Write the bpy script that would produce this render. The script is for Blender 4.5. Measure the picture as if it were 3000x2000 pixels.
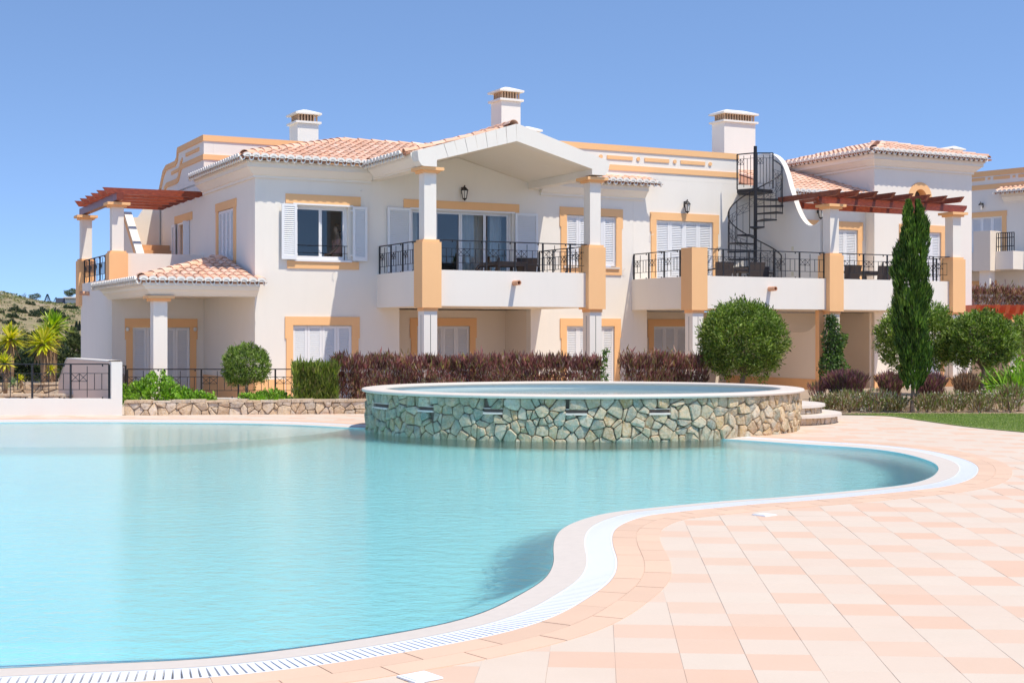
import bpy, bmesh, math, random
import numpy as np
from mathutils import Matrix, Vector
random.seed(7); RNG = np.random.default_rng(7)
for _o in list(bpy.data.objects): bpy.data.objects.remove(_o)
SC = bpy.context.scene; COL = SC.collection
R = math.radians

# ------------------------------------------------------------------ camera, light, exposure
FPX, HOR, CX, CAMH = 4000.0, 972.0, 1500.0, 1.65
cam_d = bpy.data.cameras.new('camera'); cam = bpy.data.objects.new('camera', cam_d); COL.objects.link(cam)
cam.location = (0, 0, CAMH); cam.rotation_euler = (R(90), 0, 0)
cam_d.sensor_width = 36; cam_d.lens = 36*FPX/3000; cam_d.shift_y = -28/3000
cam_d.clip_start = .1; cam_d.clip_end = 6000
SC.camera = cam
SUN = Vector((.797, -.7136, 2.15)).normalized()
SUN_EL = math.asin(SUN.z); SUN_AZ = math.atan2(SUN.x, SUN.y)
W = bpy.data.worlds.new('World'); SC.world = W; W.use_nodes = True
nt = W.node_tree; nt.nodes.clear()
wo = nt.nodes.new('ShaderNodeOutputWorld'); bg = nt.nodes.new('ShaderNodeBackground'); sk = nt.nodes.new('ShaderNodeTexSky')
sk.sky_type = 'NISHITA'; sk.sun_disc = False; sk.sun_elevation = SUN_EL; sk.sun_rotation = SUN_AZ
sk.altitude = 1200; sk.air_density = 1.0; sk.dust_density = 0; sk.ozone_density = 3.6
bg.inputs['Strength'].default_value = .15
tcw = nt.nodes.new('ShaderNodeTexCoord'); add = nt.nodes.new('ShaderNodeVectorMath'); add.operation = 'MULTIPLY_ADD'; add.inputs[1].default_value = (1, 1, 1.5); add.inputs[2].default_value = (0, 0, .17)
nrm_ = nt.nodes.new('ShaderNodeVectorMath'); nrm_.operation = 'NORMALIZE'      # clear dry air: the sky pales only slowly towards the horizon
nt.links.new(tcw.outputs['Generated'], add.inputs[0]); nt.links.new(add.outputs[0], nrm_.inputs[0]); nt.links.new(nrm_.outputs[0], sk.inputs['Vector'])
nt.links.new(sk.outputs[0], bg.inputs['Color']); nt.links.new(bg.outputs[0], wo.inputs['Surface'])
sun_d = bpy.data.lights.new('sun', 'SUN'); sun = bpy.data.objects.new('sun', sun_d); COL.objects.link(sun)
sun_d.energy = 2.9; sun_d.angle = R(.53); sun_d.color = (1, .92, .79)
sun.rotation_euler = SUN.to_track_quat('Z', 'Y').to_euler(); sun.location = (10, -10, 30)
SC.view_settings.view_transform = 'Standard'; SC.view_settings.look = 'None'
SC.view_settings.exposure = .66; SC.view_settings.gamma = 1
SC.cycles.max_bounces = 10; SC.cycles.transparent_max_bounces = 16

# ------------------------------------------------------------------ frames: photo pixel -> place
ANG = R(90-62.65)                       # the terrace of villas runs along local x = u, back along local y = v
UV = Vector((math.cos(ANG), math.sin(ANG), 0)); VV = Vector((-math.sin(ANG), math.cos(ANG), 0))
BO = Vector((-6.1077, 32.4449, -.35))   # corner of the left villa's front wall, ground-floor level
ROTB = (0, 0, ANG)
def Bp(u, v, z): return BO + UV*u + VV*v + Vector((0, 0, z))
def ray(px, py): return Vector(((px-CX)/FPX, 1, (HOR-py)/FPX))
def pv(px, py, v=0):                    # pixel on a wall parallel to the facades, v metres behind the front wall
    r = ray(px, py); n = VV; t = (BO.dot(n)+v)/r.dot(n); p = r*t + Vector((0, 0, CAMH)) - BO
    return p.dot(UV), p.z
def G(px, py, z=0):                     # pixel on level ground
    t = (CAMH-z)/(py-HOR)*FPX; return Vector(((px-CX)/FPX*t, t, z))

# ------------------------------------------------------------------ materials
def lin(r, g, b):
    f = lambda c: (c/255/12.92) if c/255 <= .04045 else ((c/255+.055)/1.055)**2.4
    return (f(r), f(g), f(b), 1)
def newmat(name):
    m = bpy.data.materials.new(name); m.use_nodes = True
    t = m.node_tree; t.nodes.clear()
    o = t.nodes.new('ShaderNodeOutputMaterial'); p = t.nodes.new('ShaderNodeBsdfPrincipled')
    t.links.new(p.outputs[0], o.inputs[0]); return m, t, p, o
def N(t, kind, **kw):
    n = t.nodes.new(kind)
    for k, v in kw.items(): setattr(n, k, v)
    return n
def noise(t, pos, scale, detail=4, rough=.55):
    n = N(t, 'ShaderNodeTexNoise'); n.inputs['Scale'].default_value = scale
    n.inputs['Detail'].default_value = detail; n.inputs['Roughness'].default_value = rough
    t.links.new(pos, n.inputs['Vector']); return n.outputs[0]
def mix(t, fac, a, b, typ='MIX'):
    n = N(t, 'ShaderNodeMix', data_type='RGBA', blend_type=typ)
    for sock, val in ((n.inputs[0], fac), (n.inputs[6], a), (n.inputs[7], b)):
        if hasattr(val, 'is_output') or isinstance(val, bpy.types.NodeSocket): t.links.new(val, sock)
        else: sock.default_value = val
    return n.outputs[2]
def mth(t, op, a, b=0.0, c=0.0):
    n = N(t, 'ShaderNodeMath', operation=op)
    for i, v in enumerate((a, b, c)):
        if isinstance(v, bpy.types.NodeSocket): t.links.new(v, n.inputs[i])
        else: n.inputs[i].default_value = v
    return n.outputs[0]
def ramp(t, fac, stops):
    n = N(t, 'ShaderNodeValToRGB'); e = n.color_ramp.elements
    e[0].position, e[0].color = stops[0]; e[1].position, e[1].color = stops[-1]
    for p, c in stops[1:-1]:
        x = e.new(p); x.color = c
    t.links.new(fac, n.inputs[0]); return n.outputs[0]
def sc(c, k): return (min(c[0]*k, 1), min(c[1]*k, 1), min(c[2]*k, 1), 1)
def mk(name, col, rough=.75, var=.07, scale=3., bump=0., bscale=60., rnd=0., col2=None, spec=.35, metal=0., dirt=0.):
    m, t, p, o = newmat(name)
    g = N(t, 'ShaderNodeNewGeometry').outputs['Position']
    c = mix(t, noise(t, g, scale, 5), sc(col, 1-var), sc(col, 1+var))
    if rnd:
        oi = N(t, 'ShaderNodeObjectInfo').outputs['Random']
        if col2: c = mix(t, mth(t, 'MULTIPLY', oi, .8), c, col2)
        hs = N(t, 'ShaderNodeHueSaturation'); t.links.new(c, hs.inputs['Color'])
        wn = N(t, 'ShaderNodeTexWhiteNoise', noise_dimensions='1D'); t.links.new(oi, wn.inputs['W'])
        t.links.new(mth(t, 'MULTIPLY_ADD', wn.outputs['Value'], 2*rnd, 1-rnd), hs.inputs['Value']); c = hs.outputs[0]
    if dirt:
        mp = N(t, 'ShaderNodeMapping'); mp.inputs['Scale'].default_value = (2.2, 2.2, .35); t.links.new(g, mp.inputs['Vector'])
        d = ramp(t, noise(t, mp.outputs[0], 1.6, 6, .7), [(.5, (0, 0, 0, 1)), (.8, (1, 1, 1, 1))])
        c = mix(t, mth(t, 'MULTIPLY', d, dirt), c, sc(col, .72))
    t.links.new(c, p.inputs['Base Color'])
    p.inputs['Roughness'].default_value = rough; p.inputs['Specular IOR Level'].default_value = spec; p.inputs['Metallic'].default_value = metal
    if bump:
        b = N(t, 'ShaderNodeBump'); b.inputs['Strength'].default_value = bump; b.inputs['Distance'].default_value = .01
        t.links.new(noise(t, g, bscale, 6), b.inputs['Height']); t.links.new(b.outputs[0], p.inputs['Normal'])
    return m
M = {}
M['white'] = mk('white_stucco', (.845, .787, .70, 1), .85, .025, 1.2, .10, 90, dirt=.10, spec=.2)
M['soffit'] = mk('cream_soffit', (.86, .78, .66, 1), .85, .03, 1.5, .08, 90, spec=.2)
M['bouncecream'] = mk('bounce_warmed_cream_stucco', (.85, .74, .60, 1), .85, .03, 1.3, .1, 90, spec=.2, dirt=.06)  # cream deepened to stand in for warm light bounced up from the ground
M['orange'] = mk('orange_paint', (.91, .53, .255, 1), .8, .03, 1.5, .08, 90, spec=.25, dirt=.08)
M['tile'] = mk('roof_tile_clay', (.76, .44, .29, 1), .85, .16, 9, .25, 50, rnd=.14, col2=(.82, .58, .45, 1), spec=.2)
M['underlay'] = mk('roof_channel_clay', (.42, .2, .12, 1), .9, .2, 8, .2, 40)
M['mortar'] = mk('white_mortar', (.82, .78, .71, 1), .85, .06, 12, .2, 40, spec=.2)
M['shutter'] = mk('white_lacquer', (.80, .80, .80, 1), .45, .02, 2, spec=.4)
M['frame'] = mk('white_window_frame', (.80, .79, .78, 1), .35, .02, 2, spec=.5)
M['iron'] = mk('black_iron', (.018, .016, .017, 1), .45, .2, 20, spec=.5)
M['slat'] = mk('sand_louvre', (.62, .40, .24, 1), .8, .08, 6)
M['grey'] = mk('grey_pool_coping', (.66, .58, .50, 1), .7, .07, 12, .25, 120, dirt=.12)
M['plastic'] = mk('white_grate_plastic', (.83, .84, .86, 1), .4, .02, 4, spec=.45)
M['coping'] = mk('pale_limestone', (.70, .61, .52, 1), .65, .05, 8, .1, 80)
M['soil'] = mk('dry_soil', (.40, .29, .20, 1), .95, .25, 7, .5, 25)
M['joint'] = mk('stone_joint', (.19, .155, .12, 1), .95, .2, 14, .4, 40)
M['dark'] = mk('dark_room', (.10, .085, .075, 1), .9, .1, 2)
M['room'] = mk('room_wall', (.36, .33, .30, 1), .9, .05, 2)
M['gapshade'] = mk('shutter_gap_shade', (.30, .29, .29, 1), .8, .03, 3)  # grey sheet behind the slats, the shade of their gaps put in as colour
M['retwall'] = mk('beige_render', (.80, .61, .49, 1), .85, .03, 1.5, .1, 90)
M['wicker'] = mk('brown_wicker', (.075, .055, .048, 1), .6, .3, 90, .5, 160)
M['cushion'] = mk('blue_grey_seat', (.25, .29, .36, 1), .7, .08, 20)
M['lampglass'] = mk('frosted_lamp_glass', (.75, .72, .66, 1), .35, .04, 6)
M['curtain'] = mk('pale_curtain', (.55, .55, .52, 1), .9, .12, 4)
M['clay'] = mk('clay_spout', (.66, .36, .22, 1), .85, .12, 14, .2, 60)
M['brass'] = mk('ivory_socket', (.72, .66, .48, 1), .5, .03, 8)
M['skin'] = mk('skin', (.48, .30, .21, 1), .55, .04, 10)
M['shirt'] = mk('pink_cotton', (.80, .40, .34, 1), .9, .06, 14)
M['hair'] = mk('dark_brown_hair', (.035, .022, .016, 1), .6, .2, 60)
M['bark'] = mk('grey_bark', (.23, .17, .125, 1), .9, .3, 22, .8, 60)
M['palmbark'] = mk('straw_bark', (.34, .22, .13, 1), .95, .3, 26, .8, 60)
M['hilltrunk'] = mk('far_trunk', (.16, .13, .11, 1), .95, .15, 2)
M['slate'] = mk('dark_cladding', (.10, .11, .15, 1), .7, .1, 1)
M['rust'] = mk('red_brown_stain', (.52, .10, .035, 1), .5, .15, 6, spec=.4)
M['ctile'] = mk('clay_floor_step', (.72, .40, .20, 1), .8, .06, 5)
def wood():
    m, t, p, o = newmat('red_varnished_wood')
    tc = N(t, 'ShaderNodeTexCoord').outputs['Object']
    oi = N(t, 'ShaderNodeObjectInfo')
    mp = N(t, 'ShaderNodeMapping'); mp.inputs['Scale'].default_value = (4, 4, 22); t.links.new(tc, mp.inputs['Vector'])
    n = noise(t, mp.outputs[0], 2.2, 6, .6)
    c = ramp(t, n, [(.3, (.13, .022, .010, 1)), (.55, (.26, .05, .018, 1)), (.8, (.38, .09, .03, 1))])
    hs = N(t, 'ShaderNodeHueSaturation'); t.links.new(c, hs.inputs['Color'])
    t.links.new(mth(t, 'MULTIPLY_ADD', oi.outputs['Random'], .4, .8), hs.inputs['Value'])
    t.links.new(hs.outputs[0], p.inputs['Base Color']); p.inputs['Roughness'].default_value = .38
    return m
M['wood'] = wood()
def stone(name, cols, stain=None):
    m, t, p, o = newmat(name)
    g = N(t, 'ShaderNodeNewGeometry').outputs['Position']; oi = N(t, 'ShaderNodeObjectInfo').outputs['Random']
    n = len(cols)
    base = ramp(t, oi, [(i/(n-1), c) for i, c in enumerate(cols)])
    n1 = noise(t, g, 9, 7, .65); n2 = noise(t, g, 34, 6, .6)
    c = mix(t, ramp(t, n1, [(.42, (0, 0, 0, 1)), (.68, (1, 1, 1, 1))]), base, (.66, .47, .28, 1))
    c = mix(t, mth(t, 'MULTIPLY', ramp(t, n2, [(.45, (0, 0, 0, 1)), (.7, (1, 1, 1, 1))]), .5), c, (.74, .66, .55, 1)); c = mix(t, ramp(t, noise(t, g, 16, 6, .7), [(.30, (.75, .75, .75, 1)), (.48, (0, 0, 0, 1))]), c, (.20, .13, .075, 1))
    if stain:       # green film left by the overflow, on the side of the basin where the water runs down
        sp = N(t, 'ShaderNodeSeparateXYZ'); t.links.new(g, sp.inputs[0])
        e = mth(t, 'ADD', sp.outputs[0], mth(t, 'MULTIPLY', noise(t, g, 2.2, 4), 2.0))
        fade = N(t, 'ShaderNodeMapRange'); fade.inputs[1].default_value = 4.6; fade.inputs[2].default_value = .6; fade.inputs[3].default_value = 0.; fade.inputs[4].default_value = .50
        t.links.new(e, fade.inputs[0])
        blot = ramp(t, noise(t, g, 5.0, 5, .7), [(.36, (.12, .12, .12, 1)), (.60, (1, 1, 1, 1))])
        gcol = mix(t, noise(t, g, 12, 5), (.07, .20, .165, 1), (.24, .40, .32, 1))
        c = mix(t, mth(t, 'MULTIPLY', fade.outputs[0], blot), c, gcol)
    t.links.new(c, p.inputs['Base Color']); p.inputs['Roughness'].default_value = .85; p.inputs['Specular IOR Level'].default_value = .25
    b = N(t, 'ShaderNodeBump'); b.inputs['Strength'].default_value = .7; b.inputs['Distance'].default_value = .02
    t.links.new(noise(t, g, 22, 8, .7), b.inputs['Height']); t.links.new(b.outputs[0], p.inputs['Normal'])
    return m
TAN = [(.40, .27, .17, 1), (.62, .50, .38, 1), (.50, .33, .20, 1), (.70, .58, .46, 1), (.46, .38, .30, 1), (.64, .44, .26, 1)]
M['stone'] = stone('rubble_stone', TAN)
M['spastone'] = stone('rubble_stone_with_overflow_film', [(.22, .15, .06, 1), (.52, .42, .26, 1), (.21, .24, .18, 1), (.66, .58, .44, 1), (.50, .30, .10, 1), (.32, .30, .24, 1), (.62, .45, .24, 1)], True)
def glass():
    m, t, p, o = newmat('window_glass'); t.nodes.remove(p)
    tr = N(t, 'ShaderNodeBsdfTransparent'); tr.inputs[0].default_value = (.94, .96, .96, 1)
    gl = N(t, 'ShaderNodeBsdfGlossy'); gl.inputs['Roughness'].default_value = .01
    fr = N(t, 'ShaderNodeFresnel'); fr.inputs[0].default_value = 1.5
    mx = N(t, 'ShaderNodeMixShader'); t.links.new(mth(t, 'MULTIPLY_ADD', fr.outputs[0], 1.0, .01), mx.inputs[0])
    t.links.new(tr.outputs[0], mx.inputs[1]); t.links.new(gl.outputs[0], mx.inputs[2]); t.links.new(mx.outputs[0], o.inputs[0]); return m
M['glass'] = glass()
def decktile():
    m, t, p, o = newmat('terracotta_deck_tile')
    g = N(t, 'ShaderNodeNewGeometry').outputs['Position']
    mp = N(t, 'ShaderNodeMapping', vector_type='TEXTURE'); mp.inputs['Location'].default_value = (TILE_O[0], TILE_O[1], 0); mp.inputs['Rotation'].default_value = (0, 0, TILE_A); mp.inputs['Scale'].default_value = (TILE_S, TILE_S, 1)
    t.links.new(g, mp.inputs['Vector']); sp = N(t, 'ShaderNodeSeparateXYZ'); t.links.new(mp.outputs[0], sp.inputs[0])
    ix, iy = mth(t, 'FLOOR', sp.outputs[0]), mth(t, 'FLOOR', sp.outputs[1])
    k = mth(t, 'FLOORED_MODULO', mth(t, 'ADD', ix, iy), 3.0)
    cell = N(t, 'ShaderNodeCombineXYZ'); t.links.new(ix, cell.inputs[0]); t.links.new(iy, cell.inputs[1])
    wn = N(t, 'ShaderNodeTexWhiteNoise', noise_dimensions='2D'); t.links.new(cell.outputs[0], wn.inputs['Vector'])
    dark = mth(t, 'LESS_THAN', k, .5)
    sw = mth(t, 'GREATER_THAN', wn.outputs['Value'], .93)      # now and then a tile laid out of turn
    dark = mth(t, 'ABSOLUTE', mth(t, 'SUBTRACT', dark, sw))
    nz = noise(t, g, 2.6, 5); n2 = noise(t, g, 40, 4)
    light = mix(t, nz, (.665, .555, .435, 1), (.715, .60, .485, 1)); drk = mix(t, nz, (.69, .455, .31, 1), (.73, .505, .365, 1))
    c = mix(t, mth(t, 'MULTIPLY', dark, mth(t, 'MULTIPLY_ADD', wn.outputs['Value'], .6, .45)), light, drk)
    c = mix(t, mth(t, 'MULTIPLY', wn.outputs['Value'], .22), c, (.70, .48, .36, 1))
    c = mix(t, mth(t, 'MULTIPLY', n2, .12), c, (.52, .40, .32, 1))
    ex = mth(t, 'ABSOLUTE', mth(t, 'SUBTRACT', mth(t, 'FRACT', sp.outputs[0]), .5)); ey = mth(t, 'ABSOLUTE', mth(t, 'SUBTRACT', mth(t, 'FRACT', sp.outputs[1]), .5))
    jt = mth(t, 'MAXIMUM', mth(t, 'GREATER_THAN', ex, .494), mth(t, 'GREATER_THAN', ey, .494))
    st = ramp(t, noise(t, g, .9, 6, .65), [(.46, (0, 0, 0, 1)), (.72, (1, 1, 1, 1))]); c = mix(t, mth(t, 'MULTIPLY', st, .22), c, (.60, .44, .33, 1))
    c = mix(t, mth(t, 'MULTIPLY', jt, .40), c, (.56, .46, .38, 1))
    t.links.new(c, p.inputs['Base Color']); p.inputs['Roughness'].default_value = .7; p.inputs['Specular IOR Level'].default_value = .3
    b = N(t, 'ShaderNodeBump'); b.inputs['Strength'].default_value = .12; b.inputs['Distance'].default_value = .01
    t.links.new(noise(t, g, 55, 5), b.inputs['Height']); t.links.new(b.outputs[0], p.inputs['Normal']); return m
TILE_S, TILE_A, TILE_O = .334, R(-3.6), (.175, 6.737)
M['decktile'] = decktile()
M['border'] = mk('terracotta_border', (.71, .49, .345, 1), .7, .06, 3, .12, 55, rnd=.06)
def water(name, tint, bs, sz):
    m, t, p, o = newmat(name); t.nodes.remove(p)
    g = N(t, 'ShaderNodeNewGeometry').outputs['Position']
    mp = N(t, 'ShaderNodeMapping'); mp.inputs['Scale'].default_value = (sz*.8, sz*1.2, sz); t.links.new(g, mp.inputs['Vector'])
    h = mth(t, 'ADD', noise(t, mp.outputs[0], 1.0, 3, .5), mth(t, 'MULTIPLY', noise(t, mp.outputs[0], 4.6, 4, .62), .55))
    b = N(t, 'ShaderNodeBump'); b.inputs['Strength'].default_value = bs; b.inputs['Distance'].default_value = .04; t.links.new(h, b.inputs['Height'])
    rf = N(t, 'ShaderNodeBsdfRefraction'); rf.inputs['Color'].default_value = tint; rf.inputs['IOR'].default_value = 1.333; rf.inputs['Roughness'].default_value = 0
    gl = N(t, 'ShaderNodeBsdfGlossy'); gl.inputs['Roughness'].default_value = .05; gl.inputs['Color'].default_value = (1, 1, 1, 1)
    fr = N(t, 'ShaderNodeFresnel'); fr.inputs[0].default_value = 1.333
    for n in (rf, gl, fr): t.links.new(b.outputs[0], n.inputs['Normal'])
    mx = N(t, 'ShaderNodeMixShader'); t.links.new(fr.outputs[0], mx.inputs[0]); t.links.new(rf.outputs[0], mx.inputs[1]); t.links.new(gl.outputs[0], mx.inputs[2])
    t.links.new(mx.outputs[0], o.inputs[0]); return m
def mosaic(name, col):
    m, t, p, o = newmat(name)
    g = N(t, 'ShaderNodeNewGeometry').outputs['Position']
    c = mix(t, noise(t, g, .6, 4), sc(col, .9), sc(col, 1.08)); c = mix(t, mth(t, 'MULTIPLY', noise(t, g, 14, 3), .25), c, sc(col, .8))
    t.links.new(c, p.inputs['Base Color']); p.inputs['Roughness'].default_value = .6; return m
def leafmat(name, trans=.3, rough=.5):
    m, t, p, o = newmat(name)
    a = N(t, 'ShaderNodeAttribute', attribute_name='leafcol').outputs['Color']
    t.links.new(a, p.inputs['Base Color']); p.inputs['Roughness'].default_value = rough; p.inputs['Specular IOR Level'].default_value = .35
    tl = N(t, 'ShaderNodeBsdfTranslucent'); hs = N(t, 'ShaderNodeHueSaturation'); hs.inputs['Value'].default_value = 1.7; hs.inputs['Saturation'].default_value = 1.1
    t.links.new(a, hs.inputs['Color']); t.links.new(hs.outputs[0], tl.inputs[0])
    mx = N(t, 'ShaderNodeMixShader'); mx.inputs[0].default_value = trans
    t.links.new(p.outputs[0], mx.inputs[1]); t.links.new(tl.outputs[0], mx.inputs[2]); t.links.new(mx.outputs[0], o.inputs[0]); return m
M['leaf'] = leafmat('leaves'); M['blade'] = leafmat('glossy_blades', .25, .35)

# ------------------------------------------------------------------ mesh helpers
OFF = {}
class MB:
    def __init__(s): s.v = []; s.f = []
    def add(s, vs, fs):
        k = len(s.v); s.v += [tuple(p) for p in vs]; s.f += [tuple(i+k for i in f) for f in fs]; return s
    def box(s, x0, x1, y0, y1, z0, z1):
        return s.add([(x0, y0, z0), (x1, y0, z0), (x1, y1, z0), (x0, y1, z0), (x0, y0, z1), (x1, y0, z1), (x1, y1, z1), (x0, y1, z1)],
                     [(3, 2, 1, 0), (4, 5, 6, 7), (0, 1, 5, 4), (1, 2, 6, 5), (2, 3, 7, 6), (3, 0, 4, 7)])
    def prism(s, poly, ax, a0, a1):
        n = len(poly)
        P = {'x': lambda p, a: (a, p[0], p[1]), 'y': lambda p, a: (p[0], a, p[1]), 'z': lambda p, a: (p[0], p[1], a)}[ax]
        vs = [P(p, a0) for p in poly] + [P(p, a1) for p in poly]
        fs = [tuple(range(n))[::-1], tuple(range(n, 2*n))] + [(i, (i+1) % n, n+(i+1) % n, n+i) for i in range(n)]
        return s.add(vs, fs)
    def bar(s, p, q, w, h=None, up=(0, 0, 1)):
        h = h or w; p, q = Vector(p), Vector(q); d = (q-p).normalized(); u = Vector(up)
        if abs(d.dot(u)) > .98: u = Vector((1, 0, 0))
        a = d.cross(u).normalized(); b = a.cross(d).normalized(); a *= w/2; b *= h/2
        vs = [p-a-b, p+a-b, p+a+b, p-a+b, q-a-b, q+a-b, q+a+b, q-a+b]
        return s.add(vs, [(3, 2, 1, 0), (4, 5, 6, 7), (0, 1, 5, 4), (1, 2, 6, 5), (2, 3, 7, 6), (3, 0, 4, 7)])
    def tube(s, pts, r, n=7, r1=None):
        pts = [Vector(p) for p in pts]; k = len(s.v); m = len(pts); pa = None
        for i, p in enumerate(pts):
            d = (pts[min(i+1, m-1)]-pts[max(i-1, 0)]).normalized()
            if pa is None:
                a = d.orthogonal().normalized()
            else:
                a = (pa-d*pa.dot(d)).normalized()
            pa = a; b = d.cross(a); rr = r if r1 is None else r+(r1-r)*i/max(1, m-1)
            s.v += [tuple(p+(a*math.cos(2*math.pi*j/n)+b*math.sin(2*math.pi*j/n))*rr) for j in range(n)]
        for i in range(m-1):
            for j in range(n): s.f.append((k+i*n+j, k+i*n+(j+1) % n, k+(i+1)*n+(j+1) % n, k+(i+1)*n+j))
        s.f.append(tuple(k+j for j in range(n))[::-1]); s.f.append(tuple(k+(m-1)*n+j for j in range(n))); return s
    def lathe(s, prof, c=(0, 0), n=16):
        k = len(s.v)
        for r, z in prof: s.v += [(c[0]+r*math.cos(2*math.pi*j/n), c[1]+r*math.sin(2*math.pi*j/n), z) for j in range(n)]
        for i in range(len(prof)-1):
            for j in range(n): s.f.append((k+i*n+j, k+i*n+(j+1) % n, k+(i+1)*n+(j+1) % n, k+(i+1)*n+j))
        s.f.append(tuple(k+j for j in range(n))[::-1]); s.f.append(tuple(k+(len(prof)-1)*n+j for j in range(n))); return s
    def mesh(s, name, off=(0, 0, 0)):
        me = bpy.data.meshes.new(name); me.from_pydata([(x-off[0], y-off[1], z-off[2]) for x, y, z in s.v], [], s.f); me.update(); return me
def link(name, me, mat=None, parent=None, smooth=False):
    o = bpy.data.objects.new(name, me); COL.objects.link(o)
    if mat is not None and not me.materials: me.materials.append(M[mat] if isinstance(mat, str) else mat)
    if parent is not None: o.parent = parent
    if smooth: me.polygons.foreach_set('use_smooth', [True]*len(me.polygons))
    return o
def tag(o, label=None, cat=None, group=None, kind=None):
    for k, v in (('label', label), ('category', cat), ('group', group), ('kind', kind)):
        if v: o[k] = v
    return o
def thing(name, label, cat, base, frame='B', group=None, rot=None):
    o = bpy.data.objects.new(name, None); COL.objects.link(o); o.empty_display_size = .2
    if frame == 'B': o.location = Bp(*base); o.rotation_euler = ROTB
    else: o.location = base
    if rot is not None: o.rotation_euler = (0, 0, rot)
    tag(o, label, cat, group); OFF[o.name] = base if frame == 'B' else (0, 0, 0); return o
def part(T, mb, name, mat, parent=None, smooth=False):
    return link(name, mb.mesh(name, OFF.get(T.name, (0, 0, 0))), mat, parent or T, smooth)
def solo(name, mb, mat, label, cat, group=None, smooth=False, base=None):       # a thing that is one mesh, in world coordinates
    base = base or (0, 0, 0); o = link(name, mb.mesh(name, base), mat, None, smooth); o.location = base; return tag(o, label, cat, group)
def struct(name, mb, mat, smooth=False):
    return tag(link(name, mb.mesh(name), mat, None, smooth), kind='structure')
def smooth_loop(pts, per=12, closed=True):          # Catmull-Rom through 2-D points
    n = len(pts); out = []
    P = [np.array(p[:2], float) for p in pts]
    for i in range(n if closed else n-1):
        g = (lambda k: P[k % n]) if closed else (lambda k: P[min(max(k, 0), n-1)])
        p0, p1, p2, p3 = g(i-1), g(i), g(i+1), g(i+2)
        for k in range(per):
            t = k/per; out.append(.5*((2*p1)+(-p0+p2)*t+(2*p0-5*p1+4*p2-p3)*t*t+(-p0+3*p1-3*p2+p3)*t**3))
    if not closed: out.append(P[-1])
    return np.array(out)
def resample(loop, step):
    L = np.vstack([loop, loop[:1]]); d = np.r_[0, np.cumsum(np.linalg.norm(np.diff(L, axis=0), axis=1))]
    n = int(round(d[-1]/step)); s = np.linspace(0, d[-1], n, endpoint=False)
    return np.c_[np.interp(s, d, L[:, 0]), np.interp(s, d, L[:, 1])]
def offset(loop, d):                                 # outward normal offset of a counter-clockwise loop
    t = np.roll(loop, -1, 0)-np.roll(loop, 1, 0); t /= np.linalg.norm(t, axis=1)[:, None]
    return loop+np.c_[t[:, 1], -t[:, 0]]*d
def sheet_with_hole(name, outer, holes, z, mat):
    bm = bmesh.new()
    for lp in [outer]+holes:
        vs = [bm.verts.new((p[0], p[1], z)) for p in lp]
        for i in range(len(vs)): bm.edges.new((vs[i], vs[(i+1) % len(vs)]))
    bmesh.ops.triangle_fill(bm, edges=bm.edges[:], use_beauty=True, normal=(0, 0, 1))
    me = bpy.data.meshes.new(name); bm.to_mesh(me); bm.free()
    return tag(link(name, me, mat), kind='structure')
def leaves(name, P, D, L, Wd, C, mat, parent=None, bend=0.):
    n = len(P); P = np.asarray(P, float); D = np.asarray(D, float); D /= np.linalg.norm(D, axis=1)[:, None]+1e-9
    S = np.cross(D, RNG.normal(size=(n, 3))); S /= np.linalg.norm(S, axis=1)[:, None]+1e-9
    L = np.broadcast_to(L, (n,)).reshape(-1, 1); Wd = np.broadcast_to(Wd, (n,)).reshape(-1, 1)
    Nn = np.cross(D, S)
    a = P; b = P+D*L*.45+S*Wd*.5+Nn*L*.06; c = P+D*L; d = P+D*L*.45-S*Wd*.5+Nn*L*.06
    V = np.stack([a, b, c, d], 1).reshape(-1, 3)
    me = bpy.data.meshes.new(name); me.vertices.add(4*n); me.vertices.foreach_set('co', V.ravel())
    me.loops.add(4*n); me.loops.foreach_set('vertex_index', np.arange(4*n)); me.polygons.add(n)
    me.polygons.foreach_set('loop_start', np.arange(0, 4*n, 4)); me.polygons.foreach_set('loop_total', np.full(n, 4))
    me.update(calc_edges=True)
    at = me.attributes.new('leafcol', 'FLOAT_COLOR', 'POINT')
    CC = np.c_[np.repeat(np.clip(C, 0, 1), 4, 0), np.ones(4*n)]; at.data.foreach_set('color', CC.ravel().astype(np.float32))
    return link(name, me, mat, parent)
def pick(n, cols, w=None, jit=.18):
    cols = np.array(cols); k = RNG.choice(len(cols), n, p=w)
    return cols[k]*(1+RNG.uniform(-jit, jit, (n, 1)))
def unit(n):
    d = RNG.normal(size=(n, 3)); return d/np.linalg.norm(d, axis=1)[:, None]
# ------------------------------------------------------------------ pool outline and ground
edge_px = [(340, 1942.6), (680, 1922), (1020, 1878), (1292, 1830), (1428, 1790), (1536, 1735), (1590, 1701), (1614, 1671), (1623, 1640), (1621, 1606), (1628, 1572), (1652, 1545), (1706, 1521), (1781, 1502), (1876, 1490.5), (2012, 1477), (2148, 1465), (2284, 1456), (2420, 1444), (2556, 1431), (2645, 1421), (2692, 1411), (2727, 1398.6), (2744, 1385), (2750, 1371), (2740, 1358), (2713, 1346), (2658, 1330.6), (2590, 1319), (2500, 1310), (2352, 1301), (2190, 1290)]
pts = [(-17.2, 15.5), (-15.8, 11.2), (-12.4, 8.3), (-8.2, 6.85), (-4.6, 6.5)] + [tuple(G(x, y, -.02))[:2] for x, y in edge_px]
pts += [(2.6, 21.9), (.9, 22.9), (-.9, 23.45), (-2.65, 23.77), (-3.77, 24.47), (-5.14, 25.0), (-7.2, 25.25), (-9.6, 25.2), (-12.6, 24.2), (-15.6, 20.6)]
POOL = resample(smooth_loop(pts, 8), .11)
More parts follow.
